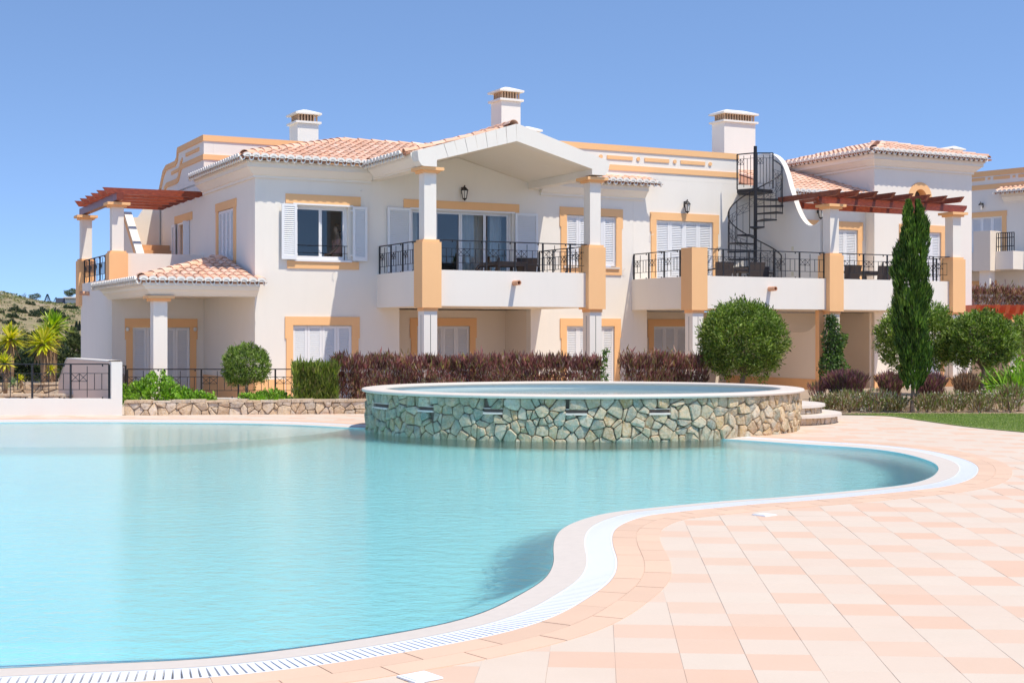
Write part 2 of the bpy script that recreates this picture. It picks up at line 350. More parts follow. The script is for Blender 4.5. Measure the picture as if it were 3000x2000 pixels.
for _ in range(3): POOL = POOL*.5+(np.roll(POOL, 1, 0)+np.roll(POOL, -1, 0))*.25
NP = len(POOL)
def ring(loops):                                     # loops: list of (loop, z): quad strip between successive closed loops
    mb = MB(); n = len(loops[0][0])
    for lp, z in loops: mb.v += [(p[0], p[1], z) for p in lp]
    for k in range(len(loops)-1):
        for i in range(n): mb.f.append((k*n+i, k*n+(i+1) % n, (k+1)*n+(i+1) % n, (k+1)*n+i))
    return mb
def inside(loop, x, y):
    a = loop; b = np.roll(loop, -1, 0)
    c = ((a[:, 1] > y) != (b[:, 1] > y)) & (x < (b[:, 0]-a[:, 0])*(y-a[:, 1])/(b[:, 1]-a[:, 1]+1e-12)+a[:, 0])
    return c.sum() % 2 == 1
L24, L46, L84 = offset(POOL, .24), offset(POOL, .46), offset(POOL, .84)
lawn_edge = [tuple(G(x, y))[:2] for x, y in ((2466, 1215), (2601, 1218.5), (2695, 1231), (2835, 1250), (3000, 1266))]
lawn_edge = [tuple(p) for p in smooth_loop(lawn_edge, 6, False)]
deck_outer = [(-45, -14), (45, -14), (45, 10), (20, 16), (11, 20.2)] + lawn_edge[::-1] + [(3.5, 27.7), (-3.0, 27.75), (-7.7, 27.3), (-45, 27.3)]
BIG = 3000
M['ground'] = mk('dry_ground', (.33, .25, .17, 1), .95, .25, .35, .4, 8, col2=None)
ground = sheet_with_hole('ground', [(-BIG, -BIG), (BIG, -BIG), (BIG, BIG), (-BIG, BIG)], [offset(POOL, .4)[::3]], -.45, 'ground')
deck = sheet_with_hole('pool_deck', deck_outer, [L46], -.0035, 'decktile')
# basin
FL = -1.35
apr = np.clip((-.2-POOL[:, 0])/1.2, 0, 1)*np.clip((10.5-POOL[:, 1])/1.5, 0, 1)      # the near left edge shelves gently
apr = np.convolve(np.r_[apr[-20:], apr, apr[:20]], np.ones(41)/41, 'valid')[:, None]
inn = offset(POOL, -.012); inn = inn+(offset(inn, -1.0)-inn)*apr*.75
M['floor'] = mosaic('turquoise_mosaic', (.54, .88, .90, 1)); M['shelf'] = mosaic('pale_mosaic', (.66, .74, .72, 1))
basin = ring([(L24, 0.0), (POOL, -.018), (POOL, -.03)]); cop = struct('pool_coping', basin, 'grey')
bm_b = ring([(offset(POOL, -.004), -.0165), (inn, -.13), (inn, FL)]); bm_b.f.append(tuple(range(2*NP, 3*NP)))
bas = struct('pool_basin', bm_b, 'floor')
sh = [(-7.6, 20.05), (-5.6, 20.2), (-4.7, 20.6), (-3.9, 21.6), (-3.2, 22.7), (-2.9, 24.0), (-3.8, 24.35), (-5.1, 24.85), (-7.2, 25.1), (-9.6, 25.05), (-12.5, 24.0), (-15.3, 20.6), (-12, 19.9)]
shelf = MB().prism([tuple(p) for p in smooth_loop(sh, 5)], 'z', FL+.002, -.24)
shf = struct('pool_shelf', shelf, 'shelf')
M['water'] = water('pool_water', (.84, 1, .99, 1), .32, 6.5)
wm = MB(); wm.v = [(p[0], p[1], -.022) for p in offset(POOL, -.003)]; wm.f = [tuple(range(NP))]
wat = struct('pool_water', wm, 'water', True)
CAUSTIC = True
if CAUSTIC:
    sun_d.cycles.is_caustics_light = True
    wat.cycles.is_caustics_caster = True
    for o in (bas, shf, cop): o.cycles.is_caustics_receiver = True
# overflow grate
gr = thing('overflow_grate', 'white slatted overflow grate running round the pool edge', 'grate', (0, 0, 0), 'W')
part(gr, ring([(L24, -.001), (offset(POOL, .255), -.001), (offset(POOL, .255), -.09), (offset(POOL, .445), -.09), (offset(POOL, .445), -.001), (L46, -.001)]), 'channel', 'plastic')
P35 = resample(offset(POOL, .35), .042); tg = np.roll(P35, -1, 0)-np.roll(P35, 1, 0); tg /= np.linalg.norm(tg, axis=1)[:, None]
slat_me = MB().box(-.016, .016, -.094, .094, -.016, 0).mesh('slat'); slat_me.materials.append(M['plastic'])
vis = [(P35[i][1]+abs(P35[i][0])*.2, i) for i in range(len(P35)) if P35[i][1] > 2 and abs(P35[i][0]/P35[i][1]) < .39]
vis.sort(); near = set(i for _, i in vis[:300]); rest = MB()
for i, p in enumerate(P35):
    a = math.atan2(tg[i][1], tg[i][0])
    if i in near:
        o = link('slat', slat_me, None, gr); o.location = (p[0], p[1], -.002); o.rotation_euler = (0, 0, a)
    else:
        ca, sa = math.cos(a), math.sin(a)
        rest.add([(p[0]+x*ca-y*sa, p[1]+x*sa+y*ca, z) for z in (-.018, -.002) for x, y in ((-.016, -.094), (.016, -.094), (.016, .094), (-.016, .094))], [(4, 5, 6, 7), (0, 1, 5, 4), (1, 2, 6, 5), (2, 3, 7, 6), (3, 0, 4, 7)])
o = part(gr, rest, 'slats_beyond', 'plastic'); o['kind'] = 'stuff'
# curved terracotta border pieces, two courses
bcount = 0; brest = MB()
for (d0, d1, ph) in ((.463, .652, 0), (.655, .84, 2)):
    A, Bq = resample(offset(POOL, d0), .11), None
    base = POOL; l0, l1 = offset(base, d0), offset(base, d1); k = ph
    while k < NP+ph-1:
        idx = [(k+j) % NP for j in range(5)]
        c = l0[idx[2]]; seen = c[1] > 5 and abs(c[0]/c[1]) < .40
        T0 = l0[idx]; T1 = l1[idx]; e0 = (T0[1]-T0[0])*.04; e1 = (T0[-2]-T0[-1])*.04
        T0 = T0.copy(); T1 = T1.copy(); T0[0] += e0; T1[0] += e0; T0[-1] += e1; T1[-1] += e1
        mb = MB(); n = 5; dz = random.uniform(-.001, .0005)
        for z in (-.006, .0005+dz):
            mb.v += [(p[0], p[1], z) for p in T0] + [(p[0], p[1], z) for p in T1]
        for j in range(4): mb.f.append((2*n+j, 2*n+j+1, 3*n+j+1, 3*n+j)[::-1])
        for j in range(4): mb.f += [(j, j+1, 2*n+j+1, 2*n+j), (n+j+1, n+j, 3*n+j, 3*n+j+1)]
        mb.f += [(0, 2*n, 3*n, n), (n-1, 2*n-1, 4*n-1, 3*n-1)]
        if seen and bcount < 290: link('border_tile', mb.mesh('border_tile'), 'border', deck); bcount += 1
        else: brest.add(mb.v, mb.f)
        k += 4
o = link('border_tiles_beyond', brest.mesh('border_tiles_beyond'), 'border', deck); o['kind'] = 'stuff'
# square deck tiles near the camera
tm = MB(); s2 = TILE_S/2-.0006
tm.add([(-s2, -s2, -.005), (s2, -s2, -.005), (s2, s2, -.005), (-s2, s2, -.005), (-s2, -s2, -.0015), (s2, -s2, -.0015), (s2, s2, -.0015), (-s2, s2, -.0015), (-s2+.0015, -s2+.0015, 0), (s2-.0015, -s2+.0015, 0), (s2-.0015, s2-.0015, 0), (-s2+.0015, s2-.0015, 0)],
       [(8, 9, 10, 11)]+[(i, (i+1) % 4, 4+(i+1) % 4, 4+i) for i in range(4)]+[(4+i, 4+(i+1) % 4, 8+(i+1) % 4, 8+i) for i in range(4)])
tile_me = tm.mesh('tile'); tile_me.materials.append(M['decktile'])
ca, sa = math.cos(TILE_A), math.sin(TILE_A); cand = []
for ix in range(-30, 40):
    for iy in range(-12, 40):
        x, y = (ix+.5)*TILE_S, (iy+.5)*TILE_S
        X, Y = TILE_O[0]+x*ca-y*sa, TILE_O[1]+x*sa+y*ca
        if Y < 5.9 or Y > 18 or abs(X/Y) > .40: continue
        dd = np.hypot(L84[:, 0]-X, L84[:, 1]-Y).min()
        if inside(L84, X, Y) or dd < TILE_S*.71: continue
        cand.append((Y+abs(X)*.15, X, Y))
cand.sort()
for _, X, Y in cand[:300]:
    o = link('tile', tile_me, None, deck); o.location = (X, Y, random.uniform(-.0012, .0004)); o.rotation_euler = (random.uniform(-.002, .002), random.uniform(-.002, .002), TILE_A)
# two white skimmer lids set in the deck
for (x, y, lab) in ((2240, 1508, 'small white square skimmer lid in the paving right of the pool bend'), (1230, 1984, 'white square skimmer lid at the bottom edge beside the slatted grate')):
    p = G(x, y); s = .08
    mb = MB().prism([(-s, -s), (s, -s), (s, s), (-s, s)], 'z', -.002, .006).prism([(-s*.82, -s*.82), (s*.82, -s*.82), (s*.82, s*.82), (-s*.82, s*.82)], 'z', .0062, .009)
    for a in (-.05, .05): mb.lathe([(.009, .0092), (.009, .0105)], (a, 0), 8)
    o = link('skimmer_lid', mb.mesh('skimmer_lid'), 'plastic'); o.location = (p.x, p.y, .001); o.rotation_euler = (0, 0, R(38)); tag(o, lab, 'pool lid', 'skimmer lids in the paving')

# ------------------------------------------------------------------ rubble stonework
def clip(poly, nx, ny, c):                            # keep nx*x+ny*y <= c
    out = []
    for i in range(len(poly)):
        a, b = poly[i], poly[(i+1) % len(poly)]; da, db = nx*a[0]+ny*a[1]-c, nx*b[0]+ny*b[1]-c
        if da <= 0: out.append(a)
        if da*db < 0:
            t = da/(da-db); out.append((a[0]+(b[0]-a[0])*t, a[1]+(b[1]-a[1])*t))
    return out
def rubble(parent, Wd, z0, z1, cell, mapf, mat, off, rects=(), jit=.42, seen=None, proud=(.018, .065), rng=random.Random(3), gap=.007):
    seeds = []; rows = max(1, int(round((z1-z0)/cell))); ch = (z1-z0)/rows; cols = max(1, int(round(Wd/(cell*1.12)))); cw = Wd/cols
    for j in range(rows):
        for i in range(cols):
            if rng.random() < .12: continue
            seeds.append(((i+.5+(.25 if j % 2 else -.25)+rng.uniform(-jit, jit))*cw, z0+(j+.5+rng.uniform(-jit*.9, jit*.9))*ch))
            if rng.random() < .22: seeds.append(((i+rng.random())*cw, z0+(j+rng.random())*ch))
    n = 0; seeds = [s for s in seeds if not any(a-.03 < s[0] < b+.03 and c-.03 < s[1] < d+.03 for a, b, c, d in rects)]
    wt = {s: rng.uniform(0, cell*.62)**2*(1.6 if rng.random() < .25 else .7) for s in seeds}
    for (sx, sz) in seeds:
        if seen and not seen(sx, sz): continue
        poly = [(max(0, sx-.6), z0), (min(Wd, sx+.6), z0), (min(Wd, sx+.6), z1), (max(0, sx-.6), z1)]
        for (tx, tz) in seeds:
            if (tx, tz) == (sx, sz) or abs(tx-sx) > .9 or abs(tz-sz) > .9: continue
            nx, nz = tx-sx, tz-sz; l = math.hypot(nx, nz)
            if l < 1e-4: continue
            nx /= l; nz /= l
            poly = clip(poly, nx, nz, nx*sx+nz*sz+l/2+(wt[sx, sz]-wt[tx, tz])/(2*l)-gap*.5)
            if len(poly) < 3: break
        for a, b, c, d in rects:
            if len(poly) >= 3 and max(p[0] for p in poly) > a and min(p[0] for p in poly) < b and max(p[1] for p in poly) > c and min(p[1] for p in poly) < d:
                if sx <= a: poly = clip(poly, 1, 0, a)
                elif sx >= b: poly = clip(poly, -1, 0, -b)
                elif sz <= c: poly = clip(poly, 0, 1, c)
                else: poly = clip(poly, 0, -1, -d)
        if len(poly) < 3: continue
        cxx = sum(p[0] for p in poly)/len(poly); czz = sum(p[1] for p in poly)/len(poly)
        if max(math.hypot(p[0]-cxx, p[1]-czz) for p in poly) < .02: continue
        # round the outline a little: cut every corner
        q = []
        for i in range(len(poly)):
            a, b = poly[i], poly[(i+1) % len(poly)]
            if math.hypot(b[0]-a[0], b[1]-a[1]) < .012: q.append(((a[0]+b[0])/2, (a[1]+b[1])/2)); continue
            k1, k2 = rng.uniform(.04, .22), rng.uniform(.04, .22); q += [(a[0]*(1-k1)+b[0]*k1, a[1]*(1-k1)+b[1]*k1), (a[0]*k2+b[0]*(1-k2), a[1]*k2+b[1]*(1-k2))]
        poly = q; m = len(poly); d = rng.uniform(*proud); tx, tz = rng.uniform(-.22, .22), rng.uniform(-.22, .22)
        mb = MB()
        for s, o_ in ((1, -.03), (1, d*.45), (.86, d*.92)):
            for p in poly:
                x, z = cxx+(p[0]-cxx)*s, czz+(p[1]-czz)*s
                mb.v.append(tuple(mapf(x, z, o_+(tx*(x-cxx)+tz*(z-czz) if o_ > 0 else 0)+(rng.uniform(-.006, .006) if s < 1 else 0))))
        mb.v.append(tuple(mapf(cxx, czz, d+rng.uniform(0, .008))))
        for k in range(2):
            for i in range(m): mb.f.append((k*m+i, k*m+(i+1) % m, (k+1)*m+(i+1) % m, (k+1)*m+i))
        for i in range(m): mb.f.append((2*m+i, 2*m+(i+1) % m, 3*m))
        link('stone', mb.mesh('stone', off), mat, parent); n += 1
    return n

# ------------------------------------------------------------------ raised spa
SX, SY, SA, SB, RIM = 1.217, 23.75, 3.80, 3.0, .687
spa = thing('raised_spa', 'raised oval spa with rubble stone wall standing in the pool', 'spa', (SX, SY, 0), 'W')
th = np.linspace(0, 2*math.pi, 1441); ex, ey = SA*np.cos(th), SB*np.sin(th); sl = np.r_[0, np.cumsum(np.hypot(np.diff(ex), np.diff(ey)))]
def spa_at(s, z, out):
    t = float(np.interp(s, sl, th)); nx, ny = math.cos(t)/SA, math.sin(t)/SB; l = math.hypot(nx, ny)
    r = .975
    return (SA*r*math.cos(t)+nx/l*out, SB*r*math.sin(t)+ny/l*out, z)
def ell(k, n=96): return [((SA+k)*math.cos(2*math.pi*i/n), (SB+k)*math.sin(2*math.pi*i/n)) for i in range(n)]
def ering(loops, n=96):
    mb = MB()
    for k, z in loops: mb.v += [(x, y, z) for x, y in ell(k, n)]
    for q in range(len(loops)-1):
        for i in range(n): mb.f.append((q*n+i, q*n+(i+1) % n, (q+1)*n+(i+1) % n, (q+1)*n+i))
    return mb
wallp = part(spa, ering([(-.11, -1.3), (-.11, RIM-.055)]), 'wall', 'joint')
part(spa, ering([(-.14, RIM-.056), (-.03, RIM-.060), (.012, RIM-.05), (.022, RIM-.025), (.010, RIM-.004), (-.02, RIM), (-.36, RIM), (-.385, RIM-.006), (-.39, RIM-.04), (-.36, RIM-.06)]), 'rim', 'coping', smooth=True)
M['spafloor'] = mosaic('pale_grey_mosaic', (.52, .60, .58, 1))
ib = ering([(-.365, RIM-.058), (-.365, .05)]); ib.f.append(tuple(range(96, 192))); inner = part(spa, ib, 'inner_basin', 'spafloor')
M['spawater'] = water('spa_water', (.92, .98, .97, 1), .05, 3.0)
iw = MB(); iw.v = [(x, y, RIM-.125) for x, y in ell(-.366)]; iw.f = [tuple(range(96))]; sw = part(spa, iw, 'water', 'spawater', smooth=True)
if CAUSTIC: sw.cycles.is_caustics_caster = True; inner.cycles.is_caustics_receiver = True
nich = []
for (xa, xb) in ((1100, 1142), (1230, 1274), (1418, 1474), (1658, 1720), (1900, 1962)):
    ss = []
    for x in (xa, xb):
        best = min((abs((SX+SA*.975*math.cos(t))/(SY+SB*.975*math.sin(t))*FPX+CX-x), t) for t in np.linspace(math.pi*1.0, 2*math.pi, 720))
        ss.append(float(np.interp(best[1], th, sl)))
    nich.append((min(ss), max(ss), (.40), (.465)))
def spa_seen(s, z):
    t = float(np.interp(s, sl, th)); nx, ny = math.cos(t)/SA, math.sin(t)/SB
    return nx*(SX+SA*math.cos(t))+ny*(SY+SB*math.sin(t)) < .25
rubble(wallp, sl[-1], -.10, RIM-.058, .16, spa_at, 'spastone', (0, 0, 0), nich, seen=spa_seen, rng=random.Random(11))
for (a, b, c, d) in nich:
    mb = MB(); mbd = MB()
    def slab(m_, z0, z1, o0, o1):
        k = 5; vs = [spa_at(a+(b-a)*i/k, z, o) for z in (z0, z1) for o in (o0, o1) for i in range(k+1)]; q = k+1
        fs = [(i, i+1, q+i+1, q+i) for i in range(k)]+[(2*q+i, 3*q+i, 3*q+i+1, 2*q+i+1) for i in range(k)]+[(q+i, q+i+1, 3*q+i+1, 3*q+i) for i in range(k)]+[(i, 2*q+i, 2*q+i+1, i+1) for i in range(k)]
        fs += [(0, q, 3*q, 2*q), (k, 2*q+k, 3*q+k, q+k)]; m_.add(vs, fs)
    slab(mb, c-.018, c+.012, -.03, .055); slab(mb, d, d+.012, -.03, .03); slab(mbd, c+.012, d, -.028, -.012)
    w = part(spa, mb, 'overflow_ledge', 'coping'); part(spa, mbd, 'opening', 'joint', w)
# curved stone steps at the spa's right side
for k, (r, z0, z1, lab) in enumerate(((1.57, 0, .17, 'lower curved stone step beside the spa, nearest the paving'), (1.28, .171, .33, 'upper curved stone step beside the spa'))):
    st = thing('spa_step', lab, 'step', (4.5, 25.45, z0 if k else 0), 'W', 'steps beside the spa'); zz = z0 if k else 0
    n = 40; ar = [(r*math.cos(R(-100+200*i/(n-1))), r*math.sin(R(-100+200*i/(n-1)))) for i in range(n)]
    part(st, MB().prism([(x*1.02, y*1.02) for x, y in ar], 'z', z1-zz-.045, z1-zz), 'tread', 'coping')
    body = part(st, MB().prism([(x*.955, y*.955) for x, y in ar], 'z', 0, z1-zz-.045), 'riser', 'joint')
    L_ = r*R(200)
    rubble(body, L_, .003, z1-zz-.047, .12, lambda s, z, o_, r=r: ((r*.955+o_)*math.cos(R(-100)+s/r), (r*.955+o_)*math.sin(R(-100)+s/r), z), 'stone', (0, 0, 0), rng=random.Random(5+k), proud=(.012, .035))

# ------------------------------------------------------------------ low planter walls in rubble stone
def stone_wall(label, A, Bq, z0, z1, th_, cell, seed, group='low rubble garden walls'):
    A, Bq = Vector((*A, z0)), Vector((*Bq, z0)); d = (Bq-A); Ln = d.length; d.normalize(); nrm = Vector((d.y, -d.x, 0))
    w = thing('stone_wall', label, 'wall', tuple(A), 'W', group, math.atan2(d.y, d.x))
    body = part(w, MB().box(0, Ln, .03, th_, 0, z1-z0-.045), 'core', 'joint')
    cap = MB(); x = 0; rr = random.Random(seed)
    while x < Ln-.02:
        l = min(rr.uniform(.22, .5), Ln-x); cp = MB(); y0 = -rr.uniform(0, .03); zt = z1-z0+rr.uniform(-.012, .012)
        cp.prism([(x+.004, y0), (x+l-.004, y0+rr.uniform(-.012, .012)), (x+l-.004, th_+.02), (x+.004, th_+.02)], 'z', z1-z0-.046, zt)
        part(w, cp, 'cap_stone', 'stone'); x += l
    rubble(body, Ln, 0, z1-z0-.047, cell, lambda s, z, o_: (s, .03-o_, z), 'stone', (0, 0, 0), rng=random.Random(seed))
    return w
pw0, pw1 = G(361, 1215.6), G(1075, 1211)
stone_wall('long low rubble stone planter wall between the white post and the spa', (pw0.x+.02, pw0.y), (pw1.x, pw1.y), -.02, .285, .28, .17, 21)
stone_wall('low rubble stone wall behind the shrubs right of the spa', (6.2, 28.3), (11.6, 28.0), .0, .30, .3, .2, 22)
stone_wall('lower rubble stone terrace wall behind the left railing', (-13.4, 30.6), (-9.75, 31.0), -.3, .24, .3, .22, 23)
stone_wall('upper rubble stone terrace wall under the yuccas', (-14.4, 32.6), (-10.3, 33.2), -.3, .42, .3, .22, 24)
# planting bed and lawn
bed = MB().prism([(-7.6, 27.55), (-3.0, 28.05), (3.5, 28.1), (6.2, 28.75), (11.8, 28.45), (16, 30), (20, 36), (16, 38.5), (7.3, 34.5), (0, 30.55), (-4.6, 29.75), (-7.6, 29.7)][::1], 'z', -.44, .19)
struct('planting_bed', bed, 'soil')
M['lawnbase'] = mk('lawn_base', (.16, .22, .06, 1), .95, .25, 3, .4, 30)
lawn_poly = [p for p in lawn_edge] + [(11, 20.2), (20, 16), (45, 10), (45, 27.4), (12, 27.2), (7.6, 27.35)]
lw = MB(); lw.v = [(x, y, .006) for x, y in lawn_poly]; lw.f = [tuple(range(len(lawn_poly)))]
struct('lawn', lw, 'lawnbase')
strip = MB(); sp_ = [(6.3, 27.25), (7.6, 27.36), (12, 27.2), (30, 27.4), (30, 28.6), (11.6, 27.98), (6.2, 28.28)]
strip.v = [(x, y, .014) for x, y in sp_]; strip.f = [tuple(range(len(sp_)))]; struct('flower_bed_soil', strip, 'soil')
# white wall end and kerb with the pool railing on the left
kw = thing('white_parapet_wall', 'low white parapet wall ending in a taller post, left of the stone planter', 'wall', (-7.72, 27.06, 0), 'W')
part(kw, MB().box(-9.5, -.22, 0, .24, -.3, .325), 'kerb', 'white')
part(kw, MB().prism([(-.225, -.004), (0, -.004), (-2.93, 6.05), (-3.18, 6.05)][::1], 'z', -.4, .0).prism([(-.22, 0), (-.004, 0), (-.11, .23), (-.33, .23)], 'z', .0, 1.055), 'post', 'white')
fw = MB(); d = (-.459, .888); a0 = Vector((-.33, .231, 0))
prof = [(0, 0), (6.2, 0), (6.2, .42), (5.15, .95), (4.95, 1.02), (0, 1.05)]
for off_ in (0, .22): fw.v += [(a0.x+d[0]*s+off_, a0.y+d[1]*s, z) for s, z in prof]
n = len(prof); fw.f = [tuple(range(n)), tuple(range(n, 2*n))[::-1]]+[(i, n+i, n+(i+1) % n, (i+1) % n) for i in range(n)]
part(kw, fw, 'return_wall', 'retwall')
tpw = MB()
for i, (s, z) in enumerate(prof[2:]):
    for o_, zz in ((-.012, z+.002), (.235, z+.002), (-.012, z+.03), (.235, z+.03)): tpw.v.append((a0.x+d[0]*s+o_, a0.y+d[1]*s, zz))
for i in range(3):
    k = 4*i; tpw.f += [(k+2, k+3, k+7, k+6), (k, k+2, k+6, k+4), (k+1, k+5, k+7, k+3)]
part(kw, tpw, 'wall_cap', 'white')
kb2 = MB().box(0, 4.3, 0, .22, -.5, 0)
o = link('kerb_wall', kb2.mesh('kerb_wall'), 'white'); o.location = (-8.55, 29.9, .2); o.rotation_euler = (0, 0, R(1)); tag(o, 'low white kerb wall under the railing behind the round clipped bush', 'wall')
# ------------------------------------------------------------------ building helpers (coordinates u, v, z of the terrace)
def wallgrid(a0, a1, z0, z1, holes, t0, t1, ax='u'):
    mb = MB(); A = sorted({a0, a1} | {x for h in holes for x in h[:2]}); Z = sorted({z0, z1} | {x for h in holes for x in h[2:4]})
    A = [x for x in A if a0 <= x <= a1]; Z = [x for x in Z if z0 <= x <= z1]
    P = (lambda a, t, z: (a, t, z)) if ax == 'u' else (lambda a, t, z: (t, a, z))
    solid = {}
    for i in range(len(A)-1):
        for j in range(len(Z)-1):
            ca_, cz = (A[i]+A[i+1])/2, (Z[j]+Z[j+1])/2
            solid[i, j] = not any(h[0] < ca_ < h[1] and h[2] < cz < h[3] for h in holes)
    for (i, j), s in solid.items():
        if not s: continue
        a, b, c, d = A[i], A[i+1], Z[j], Z[j+1]
        mb.add([P(a, t0, c), P(b, t0, c), P(b, t0, d), P(a, t0, d)], [(0, 1, 2, 3)])
        mb.add([P(a, t1, c), P(b, t1, c), P(b, t1, d), P(a, t1, d)], [(3, 2, 1, 0)])
        for (di, dj, q) in ((-1, 0, [(a, c), (a, d)]), (1, 0, [(b, c), (b, d)]), (0, -1, [(a, c), (b, c)]), (0, 1, [(a, d), (b, d)])):
            if not solid.get((i+di, j+dj), False):
                (x0, y0), (x1, y1) = q; mb.add([P(x0, t0, y0), P(x1, t0, y1), P(x1, t1, y1), P(x0, t1, y0)], [(0, 1, 2, 3)])
    return mb
def sweep(path, prof, side=1):
    path = [Vector((p[0], p[1])) for p in path]; m = len(path); nr = []
    for i in range(m-1):
        d = (path[i+1]-path[i]).normalized(); nr.append(Vector((d.y, -d.x))*side)
    mb = MB(); k = len(prof)
    for i, p in enumerate(path):
        if i == 0: n = nr[0]
        elif i == m-1: n = nr[-1]
        else:
            n = (nr[i-1]+nr[i]); n = n/ (n.dot(nr[i])) if n.dot(nr[i]) else nr[i]
        mb.v += [(p.x+n.x*o, p.y+n.y*o, z) for o, z in prof]
    for i in range(m-1):
        for j in range(k): mb.f.append((i*k+j, i*k+(j+1) % k, (i+1)*k+(j+1) % k, (i+1)*k+j))
    mb.f += [tuple(range(k)), tuple((m-1)*k+j for j in range(k))[::-1]]; return mb
def cornice(z): return [(0, z-.36), (.05, z-.36), (.05, z-.30), (.09, z-.28), (.14, z-.22), (.22, z-.14), (.25, z-.13), (.25, z-.02), (.29, z-.02), (.29, z+.03), (0, z+.03)]
LEAF = {}
def leaf_mesh(w, h, solid_back=False):
    key = (round(w, 2), round(h, 2))
    if key in LEAF: return LEAF[key]
    f = .062; mb = MB().box(-w/2, -w/2+f, 0, .035, 0, h).box(w/2-f, w/2, 0, .035, 0, h).box(-w/2+f, w/2-f, 0, .035, 0, .10).box(-w/2+f, w/2-f, 0, .035, h-f, h)
    z = .10; n = int((h-f-.10)/.047); st = (h-f-.10)/n
    for i in range(n):
        zz = z+(i+.5)*st
        mb.add([(-w/2+f, .000, zz-.020), (w/2-f, .000, zz-.020), (w/2-f, .006, zz-.018), (-w/2+f, .006, zz-.018), (-w/2+f, .020, zz+.010), (w/2-f, .020, zz+.010), (w/2-f, .026, zz+.012), (-w/2+f, .026, zz+.012)],
               [(0, 1, 2, 3), (0, 4, 5, 1), (3, 2, 6, 7), (4, 7, 6, 5)])
    k = len(mb.f); mb.box(-w/2+f, w/2-f, .031, .033, .1, h-f)
    me = mb.mesh('shutter'); me.materials.append(M['shutter']); me.materials.append(M['gapshade'])
    for i in range(k, len(mb.f)): me.polygons[i].material_index = 1; LEAF[key] = me; return me
def shutters(T, a0, a1, z0, z1, t, n, ax='u', dirn=1):
    o_ = OFF[T.name]; w = (a1-a0)/n
    for i in range(n):
        a = a0+(i+.5)*w; o = link('shutter', leaf_mesh(w-.006, z1-z0), None, T)
        if ax == 'u': o.location = (a-o_[0], t-o_[1], z0-o_[2])
        else: o.location = (t-o_[0], a-o_[1], z0-o_[2]); o.rotation_euler = (0, 0, -math.pi/2)
        if i in (0, n-1):
            hx = -w/2+.005 if i == 0 else w/2-.02
            for zz in ((z1-z0)*.86, (z1-z0)*.14): part_local('hinge', MB().box(hx, hx+.018, -.014, -.001, zz-.05, zz+.05), 'frame', o)
def part_local(name, mb, mat, parent): return link(name, mb.mesh(name), mat, parent)
def surround(T, a0, a1, z0, z1, t, tw=.20, th=.22, ears=True, bottom=0., ax='u', proud=.03, sides=True):
    def bx(p, q, r, s, t0, t1):
        m_ = MB(); return m_.box(p, q, t0, t1, r, s) if ax == 'u' else m_.box(t0, t1, p, q, r, s)
    g = part(T, bx(a0-tw, a1+tw, z1, z1+th, t-proud, t+.01), 'window_surround', 'orange')
    if sides:
        for (p, q, e0, e1) in ((a0-tw*.84, a0, a0-tw, a0), (a1, a1+tw*.84, a1, a1+tw)):
            if ears: part(T, bx(e0, e1, z1-.32, z1-.001, t-proud, t+.01), 'surround_ear', 'orange', g)
            part(T, bx(p, q, z0-bottom, z1-(.321 if ears else .001), t-proud+.001, t+.01), 'surround_jamb', 'orange', g)
    if bottom: part(T, bx(a0-tw*.84, a1+tw*.84, z0-bottom-.001, z0-.003, t-proud-.002, t+.01), 'surround_apron', 'orange', g)
    return g
# --- clay roof tiles
def tile_shape(r0, r1, L, n=6, thk=.014):
    mb = MB()
    for y, r, dz in ((0, r0, .012), (L, r1, -.004)):
        for k in (1, 1-thk/r0):
            mb.v += [(r*k*math.cos(math.pi*j/n), y, r*k*.78*math.sin(math.pi*j/n)+dz) for j in range(n+1)]
    m = n+1
    for j in range(n): mb.f += [(j, j+1, 2*m+j+1, 2*m+j), (m+j+1, m+j, j, j+1)[::-1]]
    mb.f += [(0, 2*m, 3*m, m), (n, m+n, 3*m+n, 2*m+n)]
    me = mb.mesh('roof_tile'); me.materials.append(M['tile']); me.polygons.foreach_set('use_smooth', [False]*len(me.polygons)); return me
TILE_ME = tile_shape(.098, .082, .43); RIDGE_ME = tile_shape(.125, .105, .46, 6)
def inpoly(poly, x, y):
    c = False
    for i in range(len(poly)):
        (x0, y0), (x1, y1) = poly[i], poly[(i+1) % len(poly)]
        if (y0 > y) != (y1 > y) and x < (x1-x0)*(y-y0)/(y1-y0)+x0: c = not c
    return c
BUD = {}
def tile_slope(T, roof, P0, e, s, poly, pitch=.21, expo=.36, lift=.025, maxn=300):
    """P0 eave origin, e along eave, s up the slope (unit), poly in (along, up)"""
    P0, e, s = Vector(P0), Vector(e).normalized(), Vector(s).normalized(); nrm = e.cross(s).normalized(); o_ = Vector(OFF[T.name])
    amin, amax = min(p[0] for p in poly), max(p[0] for p in poly); bmax = max(p[1] for p in poly)
    extra = MB(); base = TILE_ME
    for j in range(int(bmax/expo)+1):
        b = j*expo
        for i in range(int((amax-amin)/pitch)+1):
            a = amin+(i+.5)*pitch
            if not inpoly(poly, a, b+.08): continue
            P = P0+e*(a+random.uniform(-.006, .006))+s*(b+random.uniform(-.012, .012))+nrm*lift-o_
            mt = Matrix((( e.x, s.x, nrm.x, P.x), (e.y, s.y, nrm.y, P.y), (e.z, s.z, nrm.z, P.z), (0, 0, 0, 1))) @ Matrix.Rotation(random.uniform(-.02, .02), 4, 'Z')
            k = BUD.get(T.name, 0)
            if k < maxn:
                o = link('roof_tile', base, None, roof); o.matrix_local = mt; BUD[T.name] = k+1
            else:
                extra.add([mt @ v.co for v in base.vertices], [tuple(p.vertices) for p in base.polygons])
    if extra.v:
        o = link('roof_tiles_further', extra.mesh('roof_tiles_further'), 'tile', roof); o['kind'] = 'stuff'
